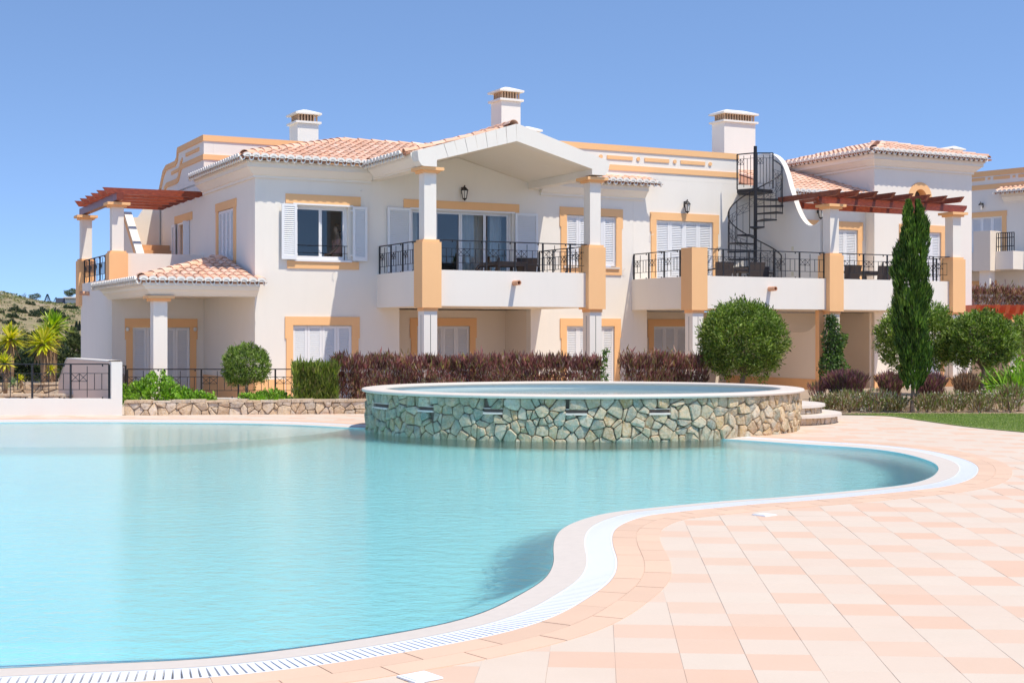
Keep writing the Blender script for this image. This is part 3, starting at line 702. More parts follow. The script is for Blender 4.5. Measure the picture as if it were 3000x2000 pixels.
def ridge_line(T, roof, A, Bq, step=.40):
    A, Bq = Vector(A), Vector(Bq); d = (Bq-A); L = d.length; d.normalize(); o_ = Vector(OFF[T.name])
    x = d.cross(Vector((0, 0, 1))).normalized(); nz = x.cross(d)
    for i in range(int(L/step)):
        P = A+d*(i*step)-o_; o = link('ridge_tile', RIDGE_ME, None, roof)
        o.matrix_local = Matrix(((x.x, d.x, nz.x, P.x), (x.y, d.y, nz.y, P.y), (x.z, d.z, nz.z, P.z), (0, 0, 0, 1)))
def scallop(T, roof, P0, e, L, out, pitch=.21):
    """white mortared tile ends: half discs over the barrels, open cups for the channels"""
    P0, e, out = Vector(P0), Vector(e).normalized(), Vector(out).normalized(); up = Vector((0, 0, 1)); mb = MB(); dk = MB(); n = 6
    k = int(L/pitch)
    for i in range(k+1):
        c = P0+e*((i+.5)*pitch)
        if i < k:
            r = .104; fr = [c+e*(r*math.cos(math.pi*j/n))+up*(r*.85*math.sin(math.pi*j/n)+.012) for j in range(n+1)]
            inr = [c+e*(.066*math.cos(math.pi*j/n))+up*(.062*.85*math.sin(math.pi*j/n)-.004) for j in range(n+1)]
            vs = [p+out*.045 for p in fr]+[p-out*.03 for p in fr]+[p+out*.045 for p in inr]+[p-out*.03 for p in inr]; m = n+1
            mb.add(vs, [(j, j+1, m+j+1, m+j) for j in range(n)]+[(2*m+j, 2*m+j+1, j+1, j) for j in range(n)]+[(3*m+j, 3*m+j+1, 2*m+j+1, 2*m+j) for j in range(n)])
            mb.add([p+out*.03 for p in inr], [tuple(range(n+1))])
        c2 = P0+e*(i*pitch)-up*.006
        ou = [c2+e*(.062*math.cos(math.pi*j/n))-up*(.085*math.sin(math.pi*j/n)) for j in range(n+1)]; ii = [c2+e*(.038*math.cos(math.pi*j/n))-up*(.055*math.sin(math.pi*j/n)) for j in range(n+1)]
        m = n+1; vs = [p+out*.004 for p in ou]+[p+out*.004 for p in ii]+[p-out*.06 for p in ou]+[p-out*.06 for p in ii]
        mb.add(vs, [(j, j+1, m+j+1, m+j) for j in range(n)]+[(j, 2*m+j, 2*m+j+1, j+1) for j in range(n)]+[(m+j, m+j+1, 3*m+j+1, 3*m+j) for j in range(n)])
    return part(T, mb, 'eave_mortar', 'mortar', roof)
def slab3(pts, thk):
    mb = MB(); n = len(pts); mb.v = [tuple(p) for p in pts]+[(p[0], p[1], p[2]-thk) for p in pts]
    mb.f = [tuple(range(n)), tuple(range(n, 2*n))[::-1]]+[(i, n+i, n+(i+1) % n, (i+1) % n) for i in range(n)]; return mb
def chimney(T, u0, u1, v0, v1, z0, zt):
    h = zt-z0; c = part(T, MB().box(u0, u1, v0, v1, z0, zt-.43), 'chimney', 'white')
    g = .07
    part(T, MB().box(u0-g, u1+g, v0-g, v1+g, zt-.43, zt-.37), 'ledge', 'white', c)
    part(T, MB().box(u0+.09, u1-.09, v0+.09, v1-.09, zt-.37, zt-.17), 'flue', 'iron', c)
    n = max(4, int((u1-u0)/.10)); m_ = max(4, int((v1-v0)/.10))
    for i in range(n+1):
        x = u0+.02+(u1-u0-.04-.045)*i/n; part(T, MB().box(x, x+.045, v0+.02, v0+.07, zt-.37, zt-.17), 'louvre', 'slat', c)
    for i in range(1, m_):
        y = v0+.02+(v1-v0-.04-.045)*i/m_; part(T, MB().box(u0+.02, u0+.07, y, y+.045, zt-.37, zt-.17), 'louvre', 'slat', c)
    a, b, cc, d = u0-g-.01, u1+g+.01, v0-g-.01, v1+g+.01; mx, my = min((b-a), (d-cc))/2*.85, min((b-a), (d-cc))/2*.85
    cap = MB().box(a, b, cc, d, zt-.17, zt-.12); cap.add([(a, cc, zt-.119), (b, cc, zt-.119), (b, d, zt-.119), (a, d, zt-.119), (a+mx, cc+my, zt), (b-mx, cc+my, zt), (b-mx, d-my, zt), (a+mx, d-my, zt)], [(0, 1, 5, 4), (1, 2, 6, 5), (2, 3, 7, 6), (3, 0, 4, 7), (4, 5, 6, 7)])
    part(T, cap, 'cap', 'white', c)
def pillar(T, u, v, s=.48, zb=2.55, zt=4.05, zc=5.62, lower=True, upper=True, low_mat='white', g=-1.0):
    """orange pier through the balcony, slim white column above, white column below; u, v = front-left corner"""
    p = part(T, MB().box(u, u+s, v, v+s, zb, zt), 'pier', 'orange')
    c = (u+s/2, v+s/2)
    def sq(m_, h, z0, z1): return m_.box(c[0]-h, c[0]+h, c[1]-h, c[1]+h, z0, z1)
    if upper:
        part(T, sq(MB(), s/2-.035, zt, zt+.055), 'pier_cap', 'orange', p)
        part(T, sq(MB(), .15, zt+.055, zc), 'column', 'white')
        part(T, sq(sq(MB(), .215, zc, zc+.055), .29, zc+.055, zc+.125), 'capital', 'orange')
    if lower:
        part(T, sq(MB(), s/2-.06, zb-.075, zb), 'pier_base', 'orange', p)
        q = part(T, sq(MB(), .165, g, zb-.075), 'column', low_mat)
        part(T, MB().box(c[0]-.006, c[0]+.006, c[1]-.168, c[1]-.164, 0, zb-.16).box(c[0]-.168, c[0]-.164, c[1]-.006, c[1]+.006, 0, zb-.16), 'groove', 'iron', q)
def spout(T, u, v, z):
    mb = MB(); n = 10
    for y, k in ((0, 1), (-.26, 1)): mb.v += [(u+.062*math.cos(2*math.pi*j/n), v+y, z+.062*math.sin(2*math.pi*j/n)) for j in range(n)]
    for y in (-.26, -.02): mb.v += [(u+.045*math.cos(2*math.pi*j/n), v+y, z+.045*math.sin(2*math.pi*j/n)) for j in range(n)]
    for q in range(3):
        for j in range(n): mb.f.append((q*n+j, q*n+(j+1) % n, (q+1)*n+(j+1) % n, (q+1)*n+j))
    return part(T, mb, 'rain_spout', 'clay')
def railing(label, path, z, h=.69, bay=.80, frame='B', group='black iron balcony railings', name='balcony_railing', endpost=True):
    T = thing(name, label, 'railing', (path[0][0], path[0][1], z), frame, group)
    o_ = OFF[T.name] if frame == 'B' else None
    def P_(x, y, zz): return (x, y, zz) if frame == 'B' else (x-path[0][0], y-path[0][1], zz-z)
    for k in range(len(path)-1):
        A, Bq = Vector((*path[k], 0)), Vector((*path[k+1], 0)); L = (Bq-A).length; d = (Bq-A)/L; n = max(1, int(round(L/bay))); w = L/n
        part(T, MB().bar(P_(A.x, A.y, z+h), P_(Bq.x, Bq.y, z+h), .042, .022), 'top_rail', 'iron')
        for i in range(n+(1 if (k == len(path)-2 and endpost) else 0)):
            q = A+d*(i*w); part(T, MB().bar(P_(q.x, q.y, z), P_(q.x, q.y, z+h-.012), .034), 'post', 'iron')
        for i in range(n):
            q = lambda a, f: P_(*(A+d*(i*w+a*w)).xy, z+h*f); mb = MB(); t = .012
            mb.bar(q(0, .73), q(1, .73), t).bar(q(0, .26), q(1, .26), t).bar(q(.02, .50), q(.43, .50), t)
            for (a, b) in ((.02, .225), (.225, .43)): mb.bar(q(a, .73), q(b, .50), t*.8).bar(q(b, .73), q(a, .50), t*.8)
            mb.bar(q(.225, .26), q(.225, .73), t).bar(q(.43, .04), q(.43, .94), t).bar(q(.62, .26), q(.62, .73), t).bar(q(.81, .26), q(.81, .73), t)
            mb.bar(q(.83, .93), q(.83, .985), .022).bar(q(.83, 0), q(.83, .05), .022)
            part(T, mb, 'bar_panel', 'iron')
    return T
def lantern(label, u, v, z, sc_=1., frame='B'):
    T = thing('wall_lantern', label, 'lantern', (u, v, z), frame, 'black wall lanterns'); o_ = OFF[T.name]
    X, Y, Z = o_ if frame == 'B' else (0, 0, 0); k = sc_
    part(T, MB().box(X-.035*k, X+.035*k, Y-.02, Y, Z-.07*k, Z+.09*k).tube([(X, Y-.01, Z+.05*k), (X, Y-.07*k, Z+.10*k), (X, Y-.12*k, Z+.06*k)], .010*k, 6), 'bracket', 'iron')
    cx_, cy = X, Y-.12*k
    part(T, MB().lathe([(.045*k, Z-.19*k), (.078*k, Z+.0*k)], (cx_, cy), 6), 'lamp_glass', 'lampglass')
    fr = MB()
    for j in range(6):
        a = 2*math.pi*j/6; fr.bar((cx_+.049*k*math.cos(a), cy+.049*k*math.sin(a), Z-.19*k), (cx_+.083*k*math.cos(a), cy+.083*k*math.sin(a), Z), .011*k)
    fr.lathe([(.010*k, Z-.245*k), (.02*k, Z-.225*k), (.05*k, Z-.205*k), (.054*k, Z-.185*k), (.03*k, Z-.184*k)], (cx_, cy), 12)
    part(T, fr, 'cage', 'iron')
    part(T, MB().lathe([(.086*k, Z-.002*k), (.092*k, Z+.012*k), (.066*k, Z+.045*k), (.038*k, Z+.075*k), (.014*k, Z+.09*k), (.012*k, Z+.10*k), (.02*k, Z+.115*k), (.006*k, Z+.135*k)], (cx_, cy), 14), 'hood', 'iron'); return T
def chair(label, u, v, z, rot, group):
    T = thing('wicker_chair', label, 'chair', (u, v, z), 'B', group, ANG+rot); OFF[T.name] = (0, 0, 0)
    part(T, MB().box(-.24, .24, -.24, .24, .36, .42), 'seat', 'wicker')
    part(T, MB().box(-.21, .21, -.22, .20, .42, .46), 'cushion', 'cushion')
    bk = MB(); w0, w1 = .22, .27
    bk.add([(-w0, .20, .40), (w0, .20, .40), (w1, .30, .84), (-w1, .30, .84), (-w0, .24, .40), (w0, .24, .40), (w1, .335, .84), (-w1, .335, .84)], [(0, 1, 2, 3), (7, 6, 5, 4), (0, 3, 7, 4), (1, 5, 6, 2), (3, 2, 6, 7), (0, 4, 5, 1)])
    part(T, bk, 'backrest', 'wicker')
    for s in (-1, 1):
        part(T, MB().tube([(s*.25, .26, .66), (s*.275, .05, .645), (s*.275, -.18, .63), (s*.265, -.245, .55), (s*.25, -.24, .40)], .02, 7), 'armrest', 'wicker')
        part(T, MB().bar((s*.22, -.22, .36), (s*.235, -.25, 0), .035), 'leg', 'wicker')
        part(T, MB().bar((s*.22, .22, .36), (s*.235, .27, 0), .035), 'leg', 'wicker')
    return T
def table(label, u, v, z):
    T = thing('terrace_table', label, 'table', (u, v, z), 'B', 'wicker terrace tables'); OFF[T.name] = (0, 0, 0)
    part(T, MB().box(-.42, .42, -.42, .42, .69, .73), 'tabletop', 'wicker'); part(T, MB().box(-.39, .39, -.39, .39, .62, .69), 'apron', 'wicker')
    for a in (-1, 1):
        for b in (-1, 1): part(T, MB().box(a*.36-.03, a*.36+.03, b*.36-.03, b*.36+.03, 0, .62), 'leg', 'wicker')

# paved walk along the villas, a pale sheet added to bounce warm light into porches
M['paving'] = mk('pale_terracotta_paving', (.74, .57, .43, 1), .8, .1, 2.5, .15, 40)
wk = MB(); wk.v = [tuple(Bp(u, v, -.05)) for u, v in ((-6, -3.0), (-2, -5.2), (6, -5.6), (26, -6.5), (26, 11), (-6, 11))]; wk.f = [tuple(range(6))]; struct('bounce_walkway', wk, 'paving')
# ================================================================== LEFT VILLA
G0 = -1.0
va = thing('terraced_villa', 'left white villa with gabled balcony roof, orange piers and arched-tile porch', 'house', (0, 0, 0), group='white terraced villas')
holesA = [(1.0, 2.35, 3.75, 5.06), (.936, 2.44, .05, 2.16), (4.02, 6.88, 3.02, 5.1), (8.51, 10.05, 3.76, 5.12), (8.51, 10.0, .05, 2.155), (3.705, 7.432, G0, 2.59)]
part(va, wallgrid(0, 10.6, G0, 6.05, holesA, 0, .25), 'front_wall', 'white')
part(va, wallgrid(.252, 10.3, G0, 6.05, [(1.78, 3.22, 3.78, 5.1), (6.24, 7.57, 3.02, 5.1)], 0, .25, 'v'), 'side_wall', 'white')
part(va, MB().box(.252, 10.58, .252, 10.2, 2.62, 2.98).box(.26, 10.58, .26, 10.2, 5.62, 5.9), 'floor_slab', 'soffit')
part(va, MB().box(.26, 14.7, 10.05, 10.3, G0, 6.4), 'rear_wall', 'white')
for (a, b, c, d, bt) in ((1.0, 2.35, 3.75, 5.09, .20),): 
    g = part(va, MB().box(.752, 2.665, -.03, .01, 5.09, 5.32), 'window_surround', 'orange'); part(va, MB().box(.79, 2.62, -.031, .01, 3.53, 3.715), 'surround_apron', 'orange', g)
surround(va, .936, 2.44, .05, 2.16, 0, th=.21)
gd = part(va, MB().box(3.816, 7.077, -.03, .01, 5.105, 5.325), 'window_surround', 'orange')
surround(va, 8.51, 10.05, 3.76, 5.12, 0, .21, .205, bottom=.22)
surround(va, 8.51, 10.0, .05, 2.155, 0, .20, .205)
shutters(va, .936, 2.44, .07, 2.15, .03, 4); shutters(va, 8.51, 10.05, 3.78, 5.11, .03, 4); shutters(va, 8.51, 10.0, .07, 2.15, .03, 4)
part(va, MB().box(8.40, 10.14, -.075, -.033, 3.70, 3.752), 'window_sill', 'coping')
# side-wall window and terrace door
surround(va, 1.78, 3.22, 3.78, 5.1, 0, .23, .215, False, bottom=.22, ax='v'); shutters(va, 1.78, 3.22, 3.79, 5.09, .0, 4, 'v')
part(va, MB().box(-.03, .01, 5.9, 7.88, 5.103, 5.32), 'door_surround', 'orange')
part(va, MB().box(.12, .16, 6.24, 7.57, 3.02, 5.1), 'door_leaf', 'orange')
part(va, MB().box(-.01, .06, 6.24, 6.29, 3.02, 5.1).box(-.01, .06, 7.52, 7.57, 3.02, 5.1).box(-.01, .06, 6.291, 7.519, 5.05, 5.1), 'door_frame', 'frame')
for (x, y, w_, a) in ((-.09, 7.80, .36, R(-90)), (-.10, 6.24, .17, R(178))):
    o = link('open_shutter', leaf_mesh(w_, 2.05), None, va); o.location = (x, y, 3.03); o.rotation_euler = (0, 0, a)
# open window with its folded-back shutters
def framed(T, a0, a1, z0, z1, t, n, mat='frame'):
    f = .05; fr = MB().box(a0, a0+f, t, t+.07, z0, z1).box(a1-f, a1, t, t+.07, z0, z1).box(a0+f, a1-f, t, t+.07, z0, z0+f).box(a0+f, a1-f, t, t+.07, z1-f, z1)
    fo = part(T, fr, 'window_frame', mat); w = (a1-a0-2*f)/n
    for i in range(n):
        p, q = a0+f+i*w, a0+f+(i+1)*w; s = t+.012+(.02 if i % 2 else 0); g = .042
        part(T, MB().box(p, p+g, s, s+.03, z0+f, z1-f).box(q-g, q, s, s+.03, z0+f, z1-f).box(p+g, q-g, s, s+.03, z0+f, z0+f+g).box(p+g, q-g, s, s+.03, z1-f-g, z1-f), 'sash', mat, fo)
        part(T, MB().box(p+g, q-g, s+.012, s+.018, z0+f+g, z1-f-g), 'pane', 'glass', fo)
framed(va, 1.0, 2.35, 3.75, 5.06, .11, 2)
part(va, MB().box(.93, 2.46, -.06, -.003, 5.06, 5.10), 'window_head', 'frame'); part(va, MB().box(.96, 2.42, -.07, -.033, 3.70, 3.748), 'window_sill', 'frame')
part(va, MB().bar((1.0, .06, 4.10), (2.35, .06, 4.10), .014).bar((1.0, .06, 3.92), (2.35, .06, 3.92), .010).bar((2.27, .06, 3.75), (2.27, .06, 4.10), .014), 'guard_rail', 'iron')
for (x, nm) in ((.815, -1), (2.62, 1)):
    o = link('open_shutter', leaf_mesh(.375, 1.33), None, va); o.location = (x, -.115, 3.74); o.rotation_euler = (0, 0, 0)
    part(va, MB().box(x-nm*.19-.02, x-nm*.19+.02, -.10, 0, 4.95, 4.99).box(x-nm*.19-.02, x-nm*.19+.02, -.10, 0, 3.85, 3.89), 'hinge', 'frame')
# rooms seen through the glass
for (a, b, zz) in ((.30, 3.0, 3.0), (3.75, 7.2, 3.0)):
    rm = MB().box(a, b, 3.4, 3.5, zz, 5.6).box(a-.05, a, .26, 3.4, zz, 5.6).box(b, b+.05, .26, 3.4, zz, 5.6)
    part(va, rm, 'room_wall', 'room')
# sliding doors, curtains and wide open shutters on the balcony
framed(va, 4.02, 6.88, 3.02, 5.1, .10, 4)
def curtain(T, a0, a1, v, z0, z1):
    n = int((a1-a0)/.025); mb = MB()
    for z in (z0, z1): mb.v += [(a0+(a1-a0)*i/n, v+.035*math.sin(i*1.15)+.01*math.sin(i*.4), z) for i in range(n+1)]
    mb.f = [(i, i+1, n+2+i, n+1+i) for i in range(n)]; part(T, mb, 'curtain', 'curtain', smooth=True)
curtain(va, 5.55, 6.2, .45, 3.05, 5.05); curtain(va, 6.45, 6.8, .45, 3.05, 5.05); curtain(va, 4.1, 4.4, .45, 3.05, 5.05); curtain(va, .55, 1.0, .55, 3.3, 5.05)
for (x0, x1) in ((3.37, 4.0), (6.95, 7.62)):
    o = link('open_shutter', leaf_mesh(x1-x0, 2.08), None, va); o.location = ((x0+x1)/2, -.06, 3.02)
part(va, MB().box(3.98, 6.94, -.055, -.031, 5.075, 5.118), 'door_head', 'frame')
# ground-floor recess under the balcony
part(va, wallgrid(3.706, 7.431, G0, 2.58, [(4.82, 6.36, .05, 2.155)], 1.48, 1.6), 'recess_wall', 'bouncecream')
part(va, MB().box(3.60, 3.704, .252, 1.6, G0, 2.58), 'recess_side', 'bouncecream'); part(va, MB().box(7.433, 7.54, .252, 1.6, G0, 2.58), 'recess_side', 'bouncecream')
surround(va, 4.82, 6.36, .05, 2.155, 1.48, .20, .215); shutters(va, 4.82, 6.36, .07, 2.15, 1.52, 4)
# balcony
bal = part(va, MB().box(3.10, 7.75, -3.05, -2.90, 2.596, 3.424).box(3.10, 3.25, -2.899, 0, 2.596, 3.424).box(7.60, 7.75, -2.899, 0, 2.596, 3.424), 'balcony_parapet', 'white')
part(va, MB().box(3.251, 7.599, -2.899, -.001, 2.60, 3.0), 'balcony_slab', 'soffit')
spout(va, pv(1506, 826, -3.05)[0], -3.05, 3.15)
pillar(va, 2.93, -3.2); pillar(va, 7.307, -3.2)
railing('black iron railing round the gabled balcony of the left villa', [(3.17, -.02), (3.17, -2.96), (7.68, -2.96), (7.68, -.02)], 3.424)
# gable roof over the balcony
U0, U1, UM = 2.77, 7.85, 5.30
part(va, MB().prism([(3.25, 5.90), (UM, 6.459), (7.344, 5.92), (7.40, 5.92), (7.86, 6.10), (UM, 6.80), (2.76, 6.10), (3.2, 5.90)], 'y', -3.0, .3), 'gable_ceiling', 'soffit')
part(va, MB().box(3.251, 7.343, .001, .2, 6.0, 6.02).prism([(3.2, 5.9), (7.4, 5.9), (UM, 6.45)], 'y', -.002, .24), 'gable_wall', 'white')
for a_, b_ in ((2.95, 3.24), (7.35, 7.66)): part(va, MB().box(a_, b_, -2.99, -.002, 5.745, 6.09), 'gable_beam', 'white')
part(va, sweep([(2.95, -3.0), (2.95, -.30)], [(0, 5.78), (.04, 5.78), (.10, 5.85), (.20, 5.95), (.22, 6.02), (.22, 6.08), (0, 6.08)], -1), 'beam_cornice', 'white')
rk = part(va, MB().prism([(2.80, 5.86), (2.88, 5.76), (2.94, 5.747), (3.25, 5.747), (3.25, 5.90), (3.28, 5.91), (3.16, 6.2), (2.77, 6.09)], 'y', -3.30, -2.995), 'gable_foot', 'white')
part(va, MB().prism([(7.344, 5.92), (7.344, 5.785), (7.72, 5.785), (7.80, 5.90), (7.85, 6.13), (7.50, 6.22)], 'y', -3.30, -2.995), 'gable_foot', 'white')
n = 8
for i in range(n):       # stepped white fascia slabs up the left rake
    t0, t1 = i/n, (i+1)/n; lo = lambda t: (3.28+(UM-3.28)*t, 5.908+(6.459-5.908)*t); hi = lambda t: (3.16+(UM-.02-3.16)*t, 6.20+(6.86-6.20)*t)
    a, b, c, d = lo(t0), lo(t1), hi(t1), hi(t0); e = .012
    part(va, MB().prism([a, (b[0]-e*.4, b[1]), (c[0]-e, c[1]), d], 'y', -3.30-.006*(i % 2), -2.995), 'fascia_slab', 'white', rk)
part(va, MB().prism([(UM, 6.459), (7.344, 5.92), (7.50, 6.225), (UM+.05, 6.86), (UM-.02, 6.86)], 'y', -3.302, -2.995), 'fascia', 'white', rk)
gr_l = part(va, slab3([(2.62, -2.99, 6.06), (UM, -2.99, 6.80), (UM, 3.2, 6.80), (2.62, 3.2, 6.06)], .04), 'gable_roof', 'underlay')
gr_r = part(va, slab3([(UM, -2.99, 6.80), (7.98, -2.99, 6.06), (7.98, 3.2, 6.06), (UM, 3.2, 6.80)], .04), 'gable_roof', 'underlay')
sl_ = Vector((UM-2.62, 0, .74)).normalized(); LG = math.hypot(UM-2.62, .74)
tile_slope(va, gr_l, (2.62, -.45, 6.06), (0, -1, 0), sl_, [(0, 0), (2.52, 0), (2.52, LG), (2.1, LG), (2.1, .4), (0, .4)], maxn=60)
tile_slope(va, gr_r, (7.98, -2.98, 6.06), (0, 1, 0), Vector((-(7.98-UM), 0, .74)), [(0, 0), (.43, 0), (.43, LG), (0, LG)], maxn=85)
scallop(va, gr_l, (2.60, -.45, 6.055), (0, -1, 0), 2.5, (-1, 0, 0))
ridge_line(va, gr_l, (UM-.06, -3.26, 6.86), (UM-.06, 1.5, 6.83))
# main hipped roof
EZ = 6.10; HT = 3.55; RZ = 7.16
hr = part(va, slab3([(-.425, -.425, EZ), (2.62, -.425, EZ), (5.3, 2.25, 6.82), (5.6, HT, RZ), (HT, HT, RZ)], .05), 'hip_roof', 'underlay')
part(va, slab3([(-.425, 4.66, EZ), (-.425, -.425, EZ), (HT, HT, RZ), (HT, 4.66, RZ)], .05), 'hip_roof', 'underlay')
s_f = Vector((0, HT+.4, RZ-EZ)).normalized(); LS = math.hypot(HT+.4, RZ-EZ)
tile_slope(va, hr, (-.40, -.41, EZ), (1, 0, 0), s_f, [(0, 0), (2.95, 0), (5.4, LS*.45), (7.2, LS), (HT+.4, LS)], maxn=296)
tile_slope(va, hr, (-.41, 4.6, EZ), (0, -1, 0), Vector((HT+.4, 0, RZ-EZ)), [(0, 0), (4.98, 0), (4.7, .4), (0, .4)], maxn=300)
scallop(va, hr, (-.42, -.43, EZ), (1, 0, 0), 3.15, (0, -1, 0)); scallop(va, hr, (-.43, 4.6, EZ), (0, -1, 0), 4.95, (-1, 0, 0))
ridge_line(va, hr, (-.36, -.36, EZ+.06), (HT, HT, RZ+.05)); ridge_line(va, hr, (HT, HT, RZ+.04), (7.5, HT, RZ+.04))
part(va, sweep([(0, 4.65), (0, 0), (2.94, 0)], cornice(6.02), 1), 'cornice', 'white')
# pent roof right of the gable
pr = part(va, slab3([(7.70, -.425, 6.04), (11.24, -.425, 6.04), (10.9, .02, 6.18), (7.70, .02, 6.18)], .05), 'pent_roof', 'underlay')
tile_slope(va, pr, (7.95, -.41, 6.04), (1, 0, 0), (0, .42, .14), [(0, 0), (3.3, 0), (3.1, .3), (0, .3)], expo=.2)
BUD['pent'] = 0
scallop(va, pr, (7.9, -.43, 6.035), (1, 0, 0), 3.36, (0, -1, 0))
part(va, sweep([(7.7, 0), (10.95, 0)], cornice(5.96), 1), 'cornice', 'white')
# rear parapet with painted bands
PZ = 7.28
side = [(4.70, G0+7), (4.70, PZ), (7.54, PZ), (7.62, 7.19), (7.66, 7.02), (7.85, 6.93), (8.95, 6.93), (9.35, 6.80), (10.1, 6.05), (10.1, 6.0)]
part(va, MB().prism(side, 'x', 0, .26), 'parapet', 'white'); part(va, MB().box(.262, 8.2, 4.70, 4.95, 6.0, PZ), 'parapet', 'white')
def band(T, poly, wdt, ax, t0, t1):
    mb = MB(); up = poly; lo = []
    for i, p in enumerate(poly):
        d = Vector(poly[min(i+1, len(poly)-1)])-Vector(poly[max(i-1, 0)]); d.normalize(); nn = Vector((d.y, -d.x))
        lo.append((p[0]-abs(nn.x)*wdt*.9 if abs(d.y) > .5 else p[0], p[1]-wdt if abs(d.y) < .7 else p[1]-wdt*.75))
    for i in range(len(poly)-1): mb.prism([poly[i], poly[i+1], lo[i+1], lo[i]], ax, t0, t1)
    return part(T, mb, 'painted_band', 'orange')
band(va, side[1:9], .16, 'x', -.028, .0); part(va, MB().box(-.028, 8.2, 4.67, 4.699, PZ-.16, PZ), 'painted_band', 'orange')
band(va, [(4.70, 6.76), (7.1, 6.76), (7.35, 6.62), (7.5, 6.45), (7.7, 6.40), (8.9, 6.40), (9.2, 6.3)], .14, 'x', -.027, .0); part(va, MB().box(-.027, 8.2, 4.671, 4.699, 6.62, 6.76), 'painted_band', 'orange')
band(va, [(5.15, 7.0), (6.6, 7.0)], .09, 'x', -.026, 0); band(va, [(7.0, 6.93), (7.2, 6.85), (7.3, 6.72), (7.45, 6.68), (8.3, 6.66)], .09, 'x', -.026, 0)
chimney(va, *[pv(x, 360, 6.2)[0] for x in (872, 933)], 6.2, 6.95, 6.3, pv(900, 318, 6.2)[1])
chimney(va, pv(1469, 340, 2.6)[0], pv(1525, 340, 2.6)[0], 2.6, 3.25, 6.0, pv(1490, 251, 2.6)[1])
chimney(va, pv(1532, 380, 5.2)[0], pv(1580, 380, 5.2)[0], 5.2, 5.8, 6.0, pv(1556, 368, 5.2)[1])
# --- porch and roof terrace at the left
UL = -2.41
part(va, wallgrid(UL, -.002, G0, 4.06, [(-1.88, -.376, .05, 2.116)], 4.70, 4.95), 'terrace_wall', 'white')
surround(va, -1.88, -.376, .05, 2.116, 4.70, .20, .235); shutters(va, -1.88, -.376, .07, 2.11, 4.74, 4)
part(va, MB().box(UL, UL+.2, 4.952, 9.2, G0, 3.39), 'terrace_wall', 'white'); part(va, MB().box(UL+.2, 0, 4.952, 9.6, 2.7, 3.0), 'terrace_floor', 'ctile')
pillar(va, -2.506, 4.55, zb=3.3, zc=5.24, lower=False); pillar(va, -2.506, 9.0, zb=2.75, zc=5.24, lower=False)
part(va, MB().tube([(UL, 7.9, 3.08), (UL-.26, 7.9, 3.08)], .06, 10), 'rain_spout', 'clay')
railing('black iron railing between the two piers of the pergola terrace', [(UL+.06, 8.95), (UL+.06, 5.08)], 3.39, .66)
part(va, MB().prism([(-1.15, 3), (-.05, 3), (-.05, 6.3), (-.289, 6.05), (-.668, 5.41), (-1.15, 5.41)], 'y', 9.65, 9.85), 'stair_wall', 'white')
part(va, MB().prism([(9.63, 3.0), (9.63, 5.52), (9.15, 5.52), (7.42, 4.21), (5.85, 3.02)], 'x', -1.20, -.98), 'stair_parapet', 'white')
part(va, MB().prism([(9.60, 5.46), (9.17, 5.46), (7.44, 4.15), (5.95, 3.02), (6.15, 3.02), (7.44, 4.0), (9.17, 5.31), (9.60, 5.31)], 'x', -1.212, -1.201), 'painted_band', 'orange')
for i in range(9): part(va, MB().box(-.975, -.005, 6.3+i*.28, 9.62, 3.005+i*.17, 3.17+i*.17), 'stair_step', 'ctile')
# porch roof
PE = 3.17; pt = (.0, 2.42, 3.86)
pf = part(va, slab3([(-2.80, -.43, PE), (.12, -.43, PE), (.0-.003, pt[1], pt[2]), (-.02, pt[1], pt[2])], .05), 'porch_roof', 'underlay')
part(va, slab3([(-2.80, 5.3, PE), (-2.80, -.43, PE), (-.003, pt[1], pt[2]), (-.003, 4.69, pt[2]), (-.6, 5.3, 3.7)], .05), 'porch_roof', 'underlay')
spf = Vector((0, 2.85, .69)).normalized(); LP = math.hypot(2.85, .69)
BUDA = BUD[va.name]; BUD[va.name] = 160
tile_slope(va, pf, (-2.80, -.44, PE), (1, 0, 0), spf, [(0, 0), (2.93, 0), (2.80, .3), (2.80, LP), (2.72, LP)])
tile_slope(va, pf, (-2.81, 5.2, PE), (0, -1, 0), Vector((2.85, 0, .69)), [(0, 0), (5.6, 0), (5.3, .4), (0, .4)])
scallop(va, pf, (-2.82, -.46, PE), (1, 0, 0), 2.95, (0, -1, 0)); scallop(va, pf, (-2.83, 5.2, PE), (0, -1, 0), 5.6, (-1, 0, 0))
ridge_line(va, pf, (-2.74, -.37, PE+.06), (-.1, 2.32, pt[2]+.03))
part(va, MB().box(-2.48, -.002, -.17, .22, 2.83, 3.13).box(-2.48, -2.09, .222, 4.69, 2.83, 3.13), 'porch_beam', 'white')
part(va, sweep([(-2.48, 4.69), (-2.48, -.17), (-.003, -.17)], [(0, 2.85), (.04, 2.86), (.10, 2.93), (.17, 2.98), (.19, 3.04), (.24, 3.05), (.24, 3.13), (0, 3.13)], 1), 'cornice', 'white')
part(va, MB().box(-2.08, -.003, .23, 4.69, 2.88, 2.93), 'porch_ceiling', 'bouncecream')
part(va, MB().box(-2.42, -2.10, -.12, .20, G0, 2.70), 'porch_column', 'white'); part(va, MB().box(-2.49, -2.03, -.168, .268, 2.70, 2.76).box(-2.56, -1.96, -.24, .34, 2.761, 2.829), 'capital', 'orange')
for x in (-2.02, -.25): part(va, MB().lathe([(.03, 2.02), (.05, 2.06), (.05, 2.10), (.02, 2.12)], (x, 4.63), 8), 'porch_lamp', 'lampglass')
part(va, MB().box(-.02, -.001, .0, 4.69, G0, .86), 'plinth', 'orange'); [part(va, MB().box(a_, b_, -.022, -.001, G0, .862), 'plinth', 'orange') for a_, b_ in ((-.02, .735), (2.63, 3.70), (7.44, 8.3))]
